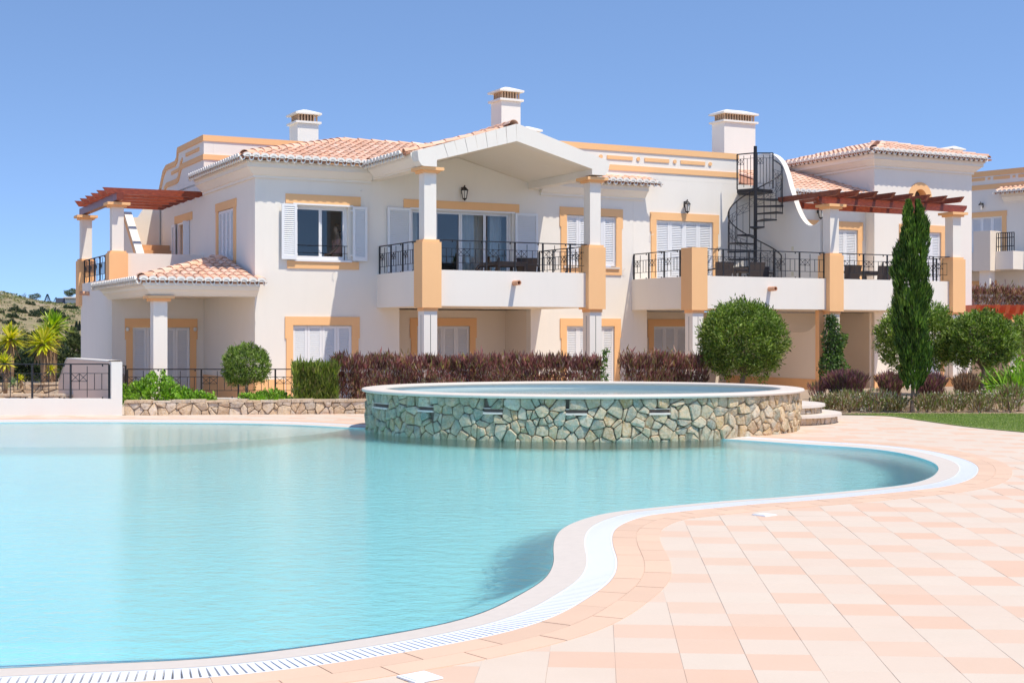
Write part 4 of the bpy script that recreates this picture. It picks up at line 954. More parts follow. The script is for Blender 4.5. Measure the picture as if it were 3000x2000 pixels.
# shutter stays (thin wires standing out of the wall)
for (x, y, v_) in ((1055, 560, -.15), (975, 800, -.1), (1826, 790, -.12), (1903, 690, -.1)):
    u_, z_ = pv(x, y, 0); part(va, MB().tube([(u_, 0, z_), (u_+.02, -.09, z_+.02), (u_+.07, -.10, z_+.03)], .006, 5), 'shutter_stay', 'frame')
# pergola over the roof terrace
pg = thing('pergola', 'dark red wooden pergola on the roof terrace at the far left', 'pergola', (-2.26, 4.8, 5.40), group='red wooden pergolas')
part(pg, MB().box(-2.36, -2.18, 4.35, 9.75, 5.405, 5.60), 'beam', 'wood')
for i in range(6):
    y = 4.80+i*.83
    part(pg, MB().prism([(-2.62, 5.76), (-2.60, 5.74), (-2.50, 5.602), (-.10, 5.602), (-.004, 5.66), (-.004, 5.765)], 'y', y, y+.09), 'rafter', 'wood')
lantern('black wall lantern over the sliding doors under the gable', pv(1355, 575)[0], -.001, pv(1355, 560)[1], 1.05)
# ================================================================== MIDDLE VILLA
vb = thing('terraced_villa', 'middle white villa with banded flat-roof parapet and spiral stair terrace', 'house', (10.6, 0, 0), group='white terraced villas')
US = 14.80
part(vb, wallgrid(10.602, US, G0, 6.2, [(11.35, 13.254, 3.02, 5.083), (11.05, US-.002, G0, 2.59)], 0, .25), 'front_wall', 'white')
surround(vb, 11.35, 13.254, 3.02, 5.083, 0, .20, .215); shutters(vb, 11.35, 13.254, 3.04, 5.075, .03, 4)
part(vb, MB().box(10.95, 11.048, .252, 1.6, G0, 2.58), 'recess_side', 'bouncecream')
part(vb, wallgrid(11.049, 16.4, G0, 2.58, [(12.25, 13.85, .05, 2.155)], 1.5, 1.62), 'recess_wall', 'bouncecream')
surround(vb, 12.25, 13.85, .05, 2.155, 1.5, .2, .215); shutters(vb, 12.25, 13.85, .07, 2.15, 1.54, 4)
part(vb, MB().box(10.58, US, .26, 9.9, 2.62, 2.98).box(8.3, US, .26, 9.9, 5.9, 6.15), 'floor_slab', 'soffit')
# parapet (it runs on behind the gable), gap for the stair landing
part(vb, MB().box(8.15, 14.15, .0, .25, 6.202, 7.065), 'parapet', 'white'); part(vb, MB().box(8.15, 10.59, .0, .25, 6.06, 6.201), 'parapet', 'white')
part(vb, MB().box(8.15, 14.152, -.03, -.001, 6.905, 7.067), 'painted_band', 'orange'); part(vb, MB().box(8.15, 14.151, -.029, -.001, 6.385, 6.53), 'painted_band', 'orange')
part(vb, MB().box(14.0, 15.9, 2.4, 2.6, 6.15, 6.98), 'roof_wall', 'bouncecream')
for (x0, x1) in ((1777.8, 1852.5), (1887.6, 1959.5), (1993.5, 2064.7)):
    a, b = pv(x0, 465)[0], pv(x1, 475)[0]; part(vb, MB().box(a, b, -.025, -.001, 6.675, 6.775), 'painted_dash', 'orange')
for x in (1759.6, 1869.3, 1976.3, 2080):
    a = pv(x, 465)[0]; m_ = MB(); m_.prism([(a+.055*math.cos(2*math.pi*j/12), 6.725+.055*math.sin(2*math.pi*j/12)) for j in range(12)], 'y', -.03, -.001); part(vb, m_, 'painted_dot', 'orange')
# balcony
part(vb, MB().box(10.55, 14.95, -3.05, -2.90, 2.596, 3.424).box(10.55, 10.70, -2.899, 0, 2.596, 3.424), 'balcony_parapet', 'white')
part(vb, MB().box(10.701, 14.79, -2.899, -.001, 2.60, 3.0), 'balcony_slab', 'soffit')
spout(vb, pv(2254, 840, -3.05)[0], -3.05, 3.12)
pillar(vb, 10.315, -3.2, zt=4.13, upper=False)
railing('black iron railing of the middle balcony with the spiral stair', [(10.62, -.02), (10.62, -2.97), (14.75, -2.97)], 3.424)
# S-curved dividing wall
sc_pts = [(0, 7.075), (-.35, 7.09), (-.666, 7.03), (-.93, 6.90), (-1.16, 6.68), (-1.33, 6.38), (-1.46, 6.05), (-1.60, 5.75), (-1.76, 5.43), (-1.95, 5.15), (-2.15, 4.97), (-2.36, 4.89), (-2.58, 4.92), (-2.76, 5.02)]
cur = [tuple(p) for p in smooth_loop(sc_pts, 5, False)]
part(vb, MB().prism([(0, 3.0)]+cur+[(-2.76, 3.0)], 'x', US, US+.17), 'curved_wall', 'white')
for z_ in (3.55, 4.25): part(vb, MB().box(US-.012, US-.001, -1.65, -1.56, z_, z_+.11), 'wall_socket', 'brass')
# lower dividing wall with its quarter-arch
arch = [(-2.72, 2.58)]+[(-2.72+.75*(1-math.cos(R(a))), 2.58-.60*math.sin(R(a))) for a in range(10, 91, 10)]
part(vb, MB().prism([(-2.72, G0)]+arch+[(1.45, 1.98), (1.45, G0)], 'x', US, US+.17), 'garden_divider', 'bouncecream')
part(vb, MB().box(US-.02, US-.001, -2.9, 1.45, G0, .72).box(US-.15, US+.18, -2.9, -2.74, G0, 2.58).box(US-.25, US+.28, -3.0, -2.7, G0, .62), 'plinth', 'orange')
chimney(vb, pv(2122, 400, 2.9)[0], pv(2213, 400, 2.9)[0], 2.9, 3.55, 6.1, pv(2150, 318, 2.9)[1])
lantern('black wall lantern above the shuttered door of the middle balcony', pv(2006, 607)[0], -.001, pv(2006, 600)[1], 1.05)
# ================================================================== RIGHT VILLA
vc = thing('terraced_villa', 'right white villa with square tower block, round window and tiled hip roof', 'house', (US, 0, 0), group='white terraced villas')
T0, T1 = 19.21, 23.22
hw = [(20.39, 21.90, 3.02, 5.083), (20.39, 21.9, .05, 2.15)]
cirz, ciru, cr = 6.148, 21.04, .27
part(vc, wallgrid(T0, T1, G0, 7.30, hw+[(ciru-.24, ciru+.24, cirz-.24, cirz+.24)], 0, .25), 'tower_wall', 'white')
part(vc, MB().box(T0, T0+.25, .252, 5.0, G0, 7.30).box(T1-.25, T1, .252, 5.0, G0, 7.30).box(T0, T1, 5.0, 5.2, G0, 7.3), 'tower_wall', 'white')
surround(vc, 20.39, 21.90, 3.02, 5.083, 0, .20, .215); shutters(vc, 20.39, 21.90, 3.04, 5.075, .03, 4)
surround(vc, 20.39, 21.90, .05, 2.15, 0, .20, .215); shutters(vc, 20.39, 21.90, .07, 2.14, .03, 4)
n = 28; rw = MB()
for y in (-.035, .01):
    for r_ in (.46, .245): rw.v += [(ciru+r_*math.cos(2*math.pi*j/n), y, cirz+r_*math.sin(2*math.pi*j/n)) for j in range(n)]
for j in range(n):
    k = (j+1) % n; rw.f += [(j, k, n+k, n+j), (j, 2*n+j, 2*n+k, k), (n+j, n+k, 3*n+k, 3*n+j)]
rws = part(vc, rw, 'round_window_surround', 'orange')
tb = MB()
for y in (-.034, .24): tb.v += [(ciru+.244*math.cos(2*math.pi*j/n), y, cirz+.244*math.sin(2*math.pi*j/n)) for j in range(n)]
tb.f = [(j, (j+1) % n, n+(j+1) % n, n+j) for j in range(n)]; part(vc, tb, 'reveal', 'orange', rws)
part(vc, MB().prism([(ciru+.3*math.cos(2*math.pi*j/n), cirz+.3*math.sin(2*math.pi*j/n)) for j in range(n)], 'y', .245, .25), 'pane', 'dark', rws)
# recessed middle part
part(vc, wallgrid(US+.171, T0-.002, 2.6, 6.05, [(17.05, 18.9, 3.02, 5.09)], .40, .62), 'recess_front', 'white')
surround(vc, 17.05, 18.9, 3.02, 5.09, .40, .2, .24); shutters(vc, 17.05, 18.9, 3.04, 5.08, .43, 4)
part(vc, MB().box(16.401, T0-.002, 1.5, 1.62, G0, 2.58).box(T0-.1, T0-.003, .1, 1.5, G0, 2.58), 'recess_wall', 'bouncecream')
part(vc, MB().box(US+.172, T0-.003, -2.89, 1.6, 2.60, 3.0), 'balcony_slab', 'soffit'); part(vc, MB().box(US, T0, .63, 5, 5.7, 5.9).box(T0+.26, T1-.26, .26, 4.9, 2.62, 2.98), 'floor_slab', 'soffit')
part(vc, MB().box(15.0, 19.60, -3.05, -2.90, 2.596, 3.424).box(19.45, 19.60, -2.899, -.001, 2.596, 3.424), 'balcony_parapet', 'white')
part(vc, MB().box(T0, 19.449, -2.889, -.001, 2.601, 2.999), 'balcony_slab', 'soffit')
spout(vc, pv(2628, 845, -3.05)[0], -3.05, 3.10)
pillar(vc, 14.755, -3.2, zc=5.29, low_mat='bouncecream'); pillar(vc, 19.193, -3.2, zc=5.25)
part(vc, MB().box(19.15, 19.72, -3.25, -2.68, G0, .70), 'pier_foot', 'orange')
part(vc, MB().box(T0-.02, 20.2, -.022, -.001, G0, .70).box(22.1, T1, -.022, -.001, G0, .70).box(15.0, T0-.1, 1.478, 1.499, G0, .70), 'plinth', 'orange')
railing('black iron railing of the right balcony below the wooden pergola', [(15.28, -2.97), (19.52, -2.97), (19.52, -.03)], 3.424)
# lower roof between curved wall and tower, and tower roof
LZ = 6.10
lr = part(vc, slab3([(US+.18, -.025, LZ), (T0-.004, -.025, LZ), (T0-.004, 4.4, LZ+1.3), (US+.18, 4.4, LZ+1.3)], .05), 'lower_roof', 'underlay')
tile_slope(vc, lr, (US+.2, -.01, LZ), (1, 0, 0), (0, 4.4, 1.3), [(.9, 0), (T0-US-.22, 0), (T0-US-.22, 3.9), (.9, 3.9)], maxn=150)
scallop(vc, lr, (US+.9, -.03, LZ-.005), (1, 0, 0), T0-US-.95, (0, -1, 0))
part(vc, sweep([(US+.18, .40), (T0-.003, .40)], cornice(6.04), 1), 'cornice', 'white')
TZ = 7.42; a0, a1, b0, b1 = T0-.40, T1+.40, -.40, 5.4; mu = (a0+a1)/2; hz = TZ+.26*(mu-a0)
pk0, pk1 = (mu, b0+(mu-a0), hz), (mu, b1-(mu-a0), hz)
tr = part(vc, slab3([(a0-.02, b0-.02, TZ), (a1+.02, b0-.02, TZ), pk0], .05), 'tower_roof', 'underlay')
part(vc, slab3([(a0-.02, b1, TZ), (a0-.02, b0-.02, TZ), pk0, pk1], .05), 'tower_roof', 'underlay'); part(vc, slab3([(a1, b0, TZ), (a1, b1, TZ), pk1, pk0], .05), 'tower_roof', 'underlay')
part(vc, slab3([(a1, b1, TZ), (a0, b1, TZ), pk1], .05), 'tower_roof', 'underlay')
hw_ = mu-a0; Ls = math.hypot(hw_, hz-TZ)
tile_slope(vc, tr, (a0, b0-.01, TZ), (1, 0, 0), (0, hw_, hz-TZ), [(0, 0), (2*hw_, 0), (hw_, Ls)], maxn=225)
tile_slope(vc, tr, (a0-.01, b1, TZ), (0, -1, 0), (hw_, 0, hz-TZ), [(0, 0), (b1-b0, 0), (b1-b0-hw_, Ls), (hw_, Ls)], maxn=300)
scallop(vc, tr, (a0, b0-.02, TZ), (1, 0, 0), 2*hw_, (0, -1, 0)); scallop(vc, tr, (a0-.02, b1, TZ), (0, -1, 0), b1-b0, (-1, 0, 0))
ridge_line(vc, tr, (a0+.05, b0+.05, TZ+.06), (pk0[0], pk0[1], pk0[2]+.04)); ridge_line(vc, tr, (a1-.05, b0+.05, TZ+.06), (pk0[0], pk0[1], pk0[2]+.04))
part(vc, sweep([(T0, 5.1), (T0, 0), (T1, 0), (T1, 5.1)], cornice(7.32), 1), 'cornice', 'white')
chimney(vc, pv(2793, 440, 5.6)[0], pv(2812, 440, 5.6)[0]+.15, 5.6, 7.1, 6.0, pv(2790, 425, 5.6)[1])
lantern('black wall lantern beside the column under the right pergola', pv(2397, 570, .39)[0], .399, pv(2397, 618, .39)[1], 1.1)
# pergola on the right balcony
pg = thing('pergola', 'red-brown wooden pergola across the right balcony in front of the tower', 'pergola', (14.9, -3.0, 5.4), group='red wooden pergolas')
part(pg, MB().prism([(14.42, 5.60), (14.42, 5.56), (14.54, 5.425), (19.70, 5.385), (19.82, 5.50), (19.84, 5.58)], 'y', -3.10, -2.98), 'beam', 'wood')
part(pg, MB().box(14.9, 19.3, -1.62, -1.50, 5.42, 5.58), 'beam', 'wood')
for i in range(8):
    x = 14.50+i*.622
    part(pg, MB().prism([(-3.88, 5.73), (-3.86, 5.70), (-3.74, 5.585), (-1.40, 5.585), (-1.34, 5.64), (-1.34, 5.73)], 'x', x, x+.085), 'rafter', 'wood')
# ------------------------------------------------------------------ spiral stair
cu, cv, sr, zf = 13.98, -1.0, .77, 3.0
ss = thing('spiral_staircase', 'black iron spiral staircase rising from the middle balcony to the roof', 'staircase', (cu, cv, zf))
part(ss, MB().tube([(cu, cv, zf), (cu, cv, 7.16)], .048, 14), 'pole', 'iron')
NT = 13; rise = (5.92-zf)/(NT+1); hr_pts = []
for k in range(NT):
    z = zf+rise*(k+1); A = R(30*k+8)-ANG; w = R(31)
    pts_ = [(cu+.05*math.cos(A), cv+.05*math.sin(A))]+[(cu+sr*math.cos(A+w*j/4), cv+sr*math.sin(A+w*j/4)) for j in range(5)]+[(cu+.05*math.cos(A+w), cv+.05*math.sin(A+w))]
    part(ss, MB().prism(pts_, 'z', z-.04, z), 'tread', 'iron')
    pm = MB(); q = lambda f, zz: (cu+(sr-.02)*math.cos(A+w*f), cv+(sr-.02)*math.sin(A+w*f), zz)
    z1_ = z+rise
    pm.bar(q(0, z-.2), q(0, z+.90), .017).bar(q(.5, z), q(.5, z+.80), .008)
    pm.bar(q(0, z+.74), q(1, z1_+.66), .008).bar(q(0, z+.52), q(1, z1_+.44), .008).bar(q(0, z+.74), q(.5, z+.58), .007).bar(q(0, z+.52), q(.5, z+.74), .007).bar(q(.5, z+.58), q(1, z1_+.66), .007).bar(q(.5, z+.74), q(1, z1_+.46), .007)
    part(ss, pm, 'baluster_panel', 'iron')
for i in range(NT*4+1):
    A = R(30*i/4+8)-ANG; hr_pts.append((cu+(sr-.02)*math.cos(A), cv+(sr-.02)*math.sin(A), zf+rise*(i/4+1)+.92))
hr_pts = [(hr_pts[0][0], hr_pts[0][1], zf+.9), ]+hr_pts
part(ss, MB().tube(hr_pts, .018, 8), 'handrail', 'iron', smooth=True)
part(ss, MB().prism([(14.13, -.02), (13.72, -.5), (13.93, -1.03), (14.70, -.85), (14.70, -.02)], 'z', 5.90, 5.99), 'landing', 'iron')
def gate(a, b, z0, z1):
    a, b = Vector((*a, 0)), Vector((*b, 0)); mb = MB(); q = lambda f, z: tuple((a+(b-a)*f).xy)+(z,); h = z1-z0
    mb.bar(q(0, z1), q(1, z1), .03).bar(q(0, z0), q(0, z1), .028).bar(q(1, z0), q(1, z1), .028).bar(q(0, z0+h*.86), q(1, z0+h*.86), .011).bar(q(0, z0+.14*h), q(1, z0+.14*h), .011)
    for f in (.2, .4, .6, .8): mb.bar(q(f, z0+(.05 if f in (.4, .8) else .14)*h), q(f, z0+(.95 if f in (.4, .8) else .86)*h), .012)
    mb.bar(q(0, z0+.70*h), q(.4, z0+.70*h), .011)
    for p, r_ in ((0, .2), (.2, .4)): mb.bar(q(p, z0+.86*h), q(r_, z0+.70*h), .010).bar(q(r_, z0+.86*h), q(p, z0+.70*h), .010)
    return part(ss, mb, 'landing_gate', 'iron')
gate((13.73, -.5), (13.95, -.98), 5.99, 6.97); gate((14.02, -1.02), (14.42, -1.22), 5.99, 6.97)
# ------------------------------------------------------------------ balcony furniture
def fu(px, v): return pv(px, 780, v)[0]
chair('brown wicker chair at the right end of the gabled balcony', fu(1545, -1.3), -1.3, 3.0, R(150), 'wicker balcony chairs')
chair('brown wicker chair in front of the sliding doors', fu(1425, -1.2), -1.2, 3.0, R(-120), 'wicker balcony chairs')
table('dark wicker table behind the gabled balcony railing', fu(1480, -1.35), -1.35, 3.0)
chair('brown wicker chair left of the table on the middle balcony', fu(2108, -2.0), -2.0, 3.0, R(170), 'wicker balcony chairs')
chair('brown wicker chair with its back to the rail by the stair pole', fu(2196, -2.2), -2.2, 3.0, R(185), 'wicker balcony chairs')
chair('blue-grey wicker chair facing the camera beyond the middle balcony table', fu(2236, -.9), -.9, 3.0, R(-20), 'wicker balcony chairs')
table('dark wicker table beside the spiral stair', fu(2160, -1.35), -1.35, 3.0)
chair('brown wicker chair next to the orange pier on the right balcony', fu(2482, -2.2), -2.2, 3.0, R(170), 'wicker balcony chairs')
chair('dark wicker chair with its back to the rail on the right balcony', fu(2572, -2.25), -2.25, 3.0, R(180), 'wicker balcony chairs')
table('dark wicker table between two chairs on the right balcony', fu(2532, -1.4), -1.4, 3.0)
# ------------------------------------------------------------------ ground railings on the left
railing('black iron railing on the low white wall at the left edge of the pool', [(-17.2, 27.18), (-8.02, 27.18)], .325, .685, .79, 'W', 'black iron ground railings', 'pool_railing')
railing('black iron railing behind the round clipped bush', [(-8.45, 30.0), (-4.4, 30.07)], .2, .63, .78, 'W', 'black iron ground railings', 'garden_railing')
railing('black iron railing running back beside the porch column', [(-8.5, 30.05), (-10.1, 33.1)], .2, .70, .5, 'W', 'black iron ground railings', 'garden_railing')
# ================================================================== FAR VILLA at the right edge
FD = Vector((.649, -.760, 0)).normalized(); FNn = Vector((FD.y, -FD.x, 0))      # along the facade to the right; outward
FO = Vector((20.3, 58, 1.48)); fa = math.atan2(FD.y, FD.x)
def fp(px, py, t=0):         # pixel on the far facade plane, t metres in front of it
    r = ray(px, py); inw = -FNn; k = ((FO-Vector((0, 0, CAMH))).dot(inw)-t)/r.dot(inw); p = r*k+Vector((0, 0, CAMH))-FO
    return p.dot(FD), p.z
vf = thing('distant_villa', 'distant white villa with banded parapet at the right edge', 'house', tuple(FO), 'W', None, fa)
P_ = lambda a, b: a
fz = fp(2900, 500)[1]; s0, s1 = fp(2840, 500)[0]-4, fp(3000, 500)[0]+6
d0, d1 = fp(2845, 640)[0], fp(2936, 640)[0]; dz = fp(2900, 635)[1]
part(vf, wallgrid(s0, s1, -1.5, fz, [(d0, d1, dz-2.1, dz)], 0, .3), 'front_wall', 'white')
bz = fp(2900, 540)[1]
part(vf, MB().box(s0, s1, -.03, -.001, fz-.22, fz), 'painted_band', 'orange'); part(vf, MB().box(s0, s1, -.03, -.001, bz-.2, bz), 'painted_band', 'orange')
for (xa, xb) in ((2800, 2886), (2911, 2959), (2984, 3040)): part(vf, MB().box(fp(xa, 520)[0], fp(xb, 515)[0], -.025, -.001, fp(2930, 525)[1], fp(2930, 516)[1]), 'painted_dash', 'orange')
for x in (2898, 2971): a = fp(x, 520)[0]; part(vf, MB().box(a-.06, a+.06, -.025, -.001, fp(2930, 525)[1]+.02, fp(2930, 516)[1]-.02), 'painted_dot', 'orange')
part(vf, MB().box(d0-.3, d1+.22, -.03, -.001, dz, dz+.22).box(d1, d1+.2, -.03, -.001, dz-2.1, dz), 'door_surround', 'orange'); shutters(vf, d0, d1, dz-2.1, dz, .05, 3)
ez = fp(2960, 565)[1]; es = fp(2930, 565)[0]
er = part(vf, slab3([(es, -.5, ez), (s1, -.5, ez), (s1, 0, ez+.2), (es+.3, 0, ez+.2)], .06), 'pent_roof', 'underlay'); OFF[vf.name] = (0, 0, 0)
tile_slope(vf, er, (es, -.52, ez), (1, 0, 0), (0, .5, .2), [(0, 0), (s1-es, 0), (s1-es, .5), (0, .5)]); scallop(vf, er, (es, -.54, ez), (1, 0, 0), s1-es, (0, -1, 0))
part(vf, sweep([(es+.2, 0), (s1, 0)], cornice(ez-.06), 1), 'cornice', 'white')
t_ = 1.6; a, b = fp(2852, 700, t_+.4)[0], fp(2901, 700, t_+.4)[0]; zt_, zb_ = fp(2875, 679, t_)[1], fp(2875, 795, t_)[1]
part(vf, MB().box(a, b, -t_-.4, -t_+.4, zb_, zt_), 'pier', 'bouncecream'); part(vf, MB().box(a+.15, b-.15, -t_-.2, -t_+.2, -1.5, zb_), 'column', 'white')
c = fp(2968, 760, t_)[0]; part(vf, MB().box(b-2.5, c, -t_, -.01, zb_+.05, fp(2930, 736, t_)[1]), 'balcony', 'white')
g0, g1 = fp(2790, 818)[0], fp(2920, 818)[0]
part(vf, MB().box(g0, g1, -.02, -.001, -1.5, 2.35), 'door_surround', 'orange'); shutters(vf, g0+.3, g1-.25, .1, 2.1, -.04, 3)
rl = thing('balcony_railing', 'black iron railing on the distant villa balcony', 'railing', tuple(FO+FD*b-FNn*-t_+Vector((0, 0, fp(2930, 736, t_)[1]))), 'W', 'black iron balcony railings', fa)
m_ = MB(); L_ = c-b; n = 8
for i in range(n+1): m_.bar((L_*i/n, .08, 0), (L_*i/n, .08, .75), .03)
for z in (.2, .55, .75): m_.bar((0, .08, z), (L_, .08, z), .03)
part(rl, m_, 'bar_panel', 'iron')
lt = thing('wall_lantern', 'black wall lantern on the distant villa at the right edge', 'lantern', tuple(FO+FD*fp(2879, 606)[0]+Vector((0, 0, fp(2879, 602)[1]))), 'W', 'black wall lanterns', fa)
part(lt, MB().box(-.04, .04, -.02, 0, -.1, .1).bar((0, 0, .08), (0, -.16, .1), .02), 'bracket', 'iron'); part(lt, MB().lathe([(.05, -.2), (.09, .0)], (0, -.16), 6), 'lamp_glass', 'lampglass'); part(lt, MB().lathe([(.1, .0), (.07, .06), (.02, .11), (.005, .16)], (0, -.16), 10), 'hood', 'iron')
# orange-stained pergola in the garden below it
pq = G(2966, 1140, 0); pr_ = thing('garden_pergola', 'low orange-stained pergola with white column at the right edge', 'pergola', (14.9, 41, -.3), 'W')
zc_ = CAMH+(HOR-935)/FPX*41+.3
def at41(px): return (px-CX)/FPX*41-14.9
part(pr_, MB().box(at41(2955), at41(2977), -.12, .12, 0, zc_-.08), 'column', 'white'); part(pr_, MB().box(at41(2948), at41(2984), -.2, .2, zc_-.08, zc_), 'capital', 'orange')
part(pr_, MB().box(at41(2924), at41(2988), -.3, .3, -.2, .62), 'plinth', 'orange')
part(pr_, MB().box(at41(2830), at41(3000), -.10, .10, zc_, zc_+.16), 'beam', 'rust')
for i in range(7): x = at41(2835)+i*.3; part(pr_, MB().prism([(-.75, zc_+.42), (-.6, zc_+.17), (3, zc_+.17), (3, zc_+.42)], 'x', x, x+.12), 'rafter', 'rust')
# ------------------------------------------------------------------ vegetation
def trunk_mb(base, top, r0, r1, limbs=5, spread=.35, seed=1):
    rr = random.Random(seed); mb = MB(); p0, p1 = Vector(base), Vector(top); k = 6
    pts_ = [p0.lerp(p1, i/k)+Vector((rr.uniform(-.02, .02), rr.uniform(-.02, .02), 0))*(i > 0) for i in range(k+1)]
    mb.tube(pts_, r0, 8, r1)
    for i in range(limbs):
        a = 2*math.pi*i/limbs+rr.uniform(-.3, .3); d = Vector((math.cos(a)*spread, math.sin(a)*spread, spread*rr.uniform(.9, 1.6)))
        q = p1-Vector((0, 0, rr.uniform(0, .08))); mb.tube([q, q+d*.35+Vector((0, 0, .03)), q+d*.7, q+d], r1*.75, 6, r1*.25)
    return mb
def sphere_pts(n, R_, c, squash=1., lump=.12, shell=.45):
    d = unit(n); r = R_*(1-shell*RNG.random(n)**2.2)
    ph = np.sin(d[:, 0]*5.1+d[:, 2]*3.7+c[0])*np.sin(d[:, 1]*4.3+c[1]*2)+.6*np.sin(d[:, 2]*9+d[:, 0]*8+c[0]*3)
    r = r*(1+lump*.5*ph)
    return np.c_[c[0]+d[:, 0]*r, c[1]+d[:, 1]*r, c[2]+d[:, 2]*r*squash], d
def clumps(P, D, n, per=16, spread=.05, dirj=.55):
    # leaves grouped on short twigs: every centre carries a spray of leaves with a shade of its own
    m = len(P); k = RNG.integers(0, m, n); Q = P[k]+RNG.normal(0, spread, (n, 3)); dd = D[k]+RNG.normal(0, dirj, (n, 3))
    return Q, dd, k
OLIVE = [(.11, .18, .022), (.165, .26, .038), (.25, .36, .06), (.055, .095, .016), (.36, .44, .13)]
def round_tree(label, c, R_, zb, n, cols=OLIVE, seed=1, ls=(.055, .10), squash=.95):
    T = thing('clipped_tree', label, 'tree', (c[0], c[1], zb), 'W', 'round clipped trees')
    cc = (0, 0, c[2]-zb); P, D = sphere_pts(n//14, R_, cc, squash, .12, .38)
    keep = D[:, 2] > -.80+.15*np.sin(np.arctan2(D[:, 1], D[:, 0])*5); P, D = P[keep], D[keep]; tw = unit(len(P))*.7+D*.6+np.array([0, 0, .5]); tone = RNG.uniform(.5, 1.4, len(P))
    P, dirs, kk = clumps(P, tw, n, 14, R_*.055, .45); m = n; ns_ = n//150; P[:ns_] += dirs[:ns_]/np.linalg.norm(dirs[:ns_], axis=1)[:, None]*R_*.08; C = pick(m, cols)*tone[kk][:, None]
    L = RNG.uniform(*ls, m); leaves('crown', P, dirs, L, L*.30, C, 'leaf', T)
    part(T, trunk_mb((0, 0, 0), (0, 0, c[2]-zb-R_*.75), .055*R_/.95+.012, .045*R_/.95+.008, 6, R_*.75, seed), 'trunk', 'bark', smooth=True); return T
def atY(px, py, Y): return ((px-CX)/FPX*Y, Y, CAMH+(HOR-py)/FPX*Y)
round_tree('small round clipped tree in front of the left railing', atY(722, 1073, 28.6), .475, .19, 11000, seed=2, ls=(.04, .075))
round_tree('large round clipped tree behind the spa below the middle balcony', atY(2176, 1000, 30.4), .92, .19, 30000, seed=3)
round_tree('round tree half hidden behind the tall cypress', atY(2690, 990, 31.5), .88, .19, 22000, seed=4)
round_tree('round tree right of the cypress in front of the right villa', atY(2878, 1002, 30.5), .70, .19, 19000, seed=5)
round_tree('round green tree cut off by the right edge of the picture', atY(3030, 985, 33), .62, .19, 6000, seed=6)
# cypress
def cypress(label, x, y, zb, H_, W_, n, cols, group=None, name='cypress_tree', ln=.13):
    T = thing(name, label, 'tree', (x, y, zb), 'W', group)
    nc = n//22; kk = RNG.integers(0, nc, n); tc_ = RNG.random(nc)**.85; ac_ = RNG.random(nc)*2*math.pi; rc_ = 1-.38*RNG.random(nc)**2; tone = RNG.uniform(.55, 1.4, nc)
    t = np.clip(tc_[kk]+RNG.random(n)*.045, 0, 1); a = ac_[kk]+RNG.normal(0, .10, n)
    prof = np.interp(t, [0, .06, .2, .5, .68, .80, .90, .96, 1], [.35, .70, .88, 1., .95, .80, .55, .34, .05])
    lump = 1+.22*np.sin(a*3+t*17)+.12*np.sin(a*7-t*31); r = W_*prof*lump*rc_[kk]*(1+RNG.normal(0, .04, n))
    twin = np.where(t > .80, np.where(np.cos(a) > 0, .10, -.09), 0)*W_*3*np.clip((t-.8)*4, 0, 1)
    P = np.c_[np.cos(a)*r+twin+.04*np.sin(t*9), np.sin(a)*r, .42*H_/4.2+t*(H_-.42*H_/4.2)]
    D = np.c_[np.cos(a)*.28, np.sin(a)*.28, np.full(n, 1.)]+unit(n)*.28
    L = RNG.uniform(.6, 1.2, n)*ln; leaves('crown', P, D, L, L*.16, pick(n, cols)*tone[kk][:, None], 'leaf', T)
    part(T, MB().tube([(0, 0, 0), (.02, .01, H_*.1), (0, 0, H_*.2), (0, 0, H_*.7)], W_*.17, 8, W_*.04), 'trunk', 'bark'); return T
CYP = [(.055, .12, .018), (.085, .17, .025), (.13, .24, .035), (.03, .065, .015), (.19, .29, .05)]
cp = atY(2672, 1210, 27.75); cypress('tall slim dark green cypress in front of the right villa', cp[0], cp[1], .0, 4.22, .31, 28000, CYP)
# hedges: upright thin shoots in a clipped block
def hedge(name, label, A, Bq, zb, h, wd, n, cols, w, group=None, cat='hedge', ln=(.07, .15), ragged=.10):
    A, Bq = Vector((*A, 0)), Vector((*Bq, 0)); d = (Bq-A); L_ = d.length; ang = math.atan2(d.y, d.x)
    T = thing(name, label, cat, (A.x, A.y, zb), 'W', group, ang)
    x = RNG.random(n)*L_; y = RNG.uniform(-wd/2, wd/2, n); z = RNG.random(n)**.7*h
    edge = RNG.random(n); y = np.where(edge < .55, -wd/2+np.abs(RNG.normal(0, .07, n)), y); z = np.where(edge > .72, h-np.abs(RNG.normal(0, .08, n)), z)
    top = h*(1+ragged*.25*np.sin(x*2.1)+ragged*.22*np.sin(x*6.7+1)+ragged*.2*np.sin(x*17)+np.abs(RNG.normal(0, ragged*.75, n))*(z > h*.75)); z = z*top/h
    y += .05*np.sin(x*4.3+z*5)
    D = np.c_[RNG.normal(0, .33, n), RNG.normal(-.12, .33, n), np.full(n, 1.)]
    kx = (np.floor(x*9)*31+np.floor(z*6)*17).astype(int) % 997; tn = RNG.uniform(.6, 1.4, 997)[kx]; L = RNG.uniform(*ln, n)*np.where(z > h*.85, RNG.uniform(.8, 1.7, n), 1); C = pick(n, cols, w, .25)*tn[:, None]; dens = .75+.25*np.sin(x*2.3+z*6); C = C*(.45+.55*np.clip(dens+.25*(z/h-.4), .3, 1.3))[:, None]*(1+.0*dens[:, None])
    leaves('foliage', np.c_[x, y, z-.02], D, L, L*.17, C, 'leaf', T)
    st = MB(); rr = random.Random(len(label))
    for i in range(int(L_/.22)+2):
        xx = rr.uniform(0, L_); st.tube([(xx, 0, 0), (xx+rr.uniform(-.08, .08), rr.uniform(-wd*.4, wd*.2), h*.5), (xx+rr.uniform(-.2, .2), rr.uniform(-wd*.5, wd*.4), h*.92)], .010, 5, .004)
    part(T, st, 'stems', 'bark'); return T
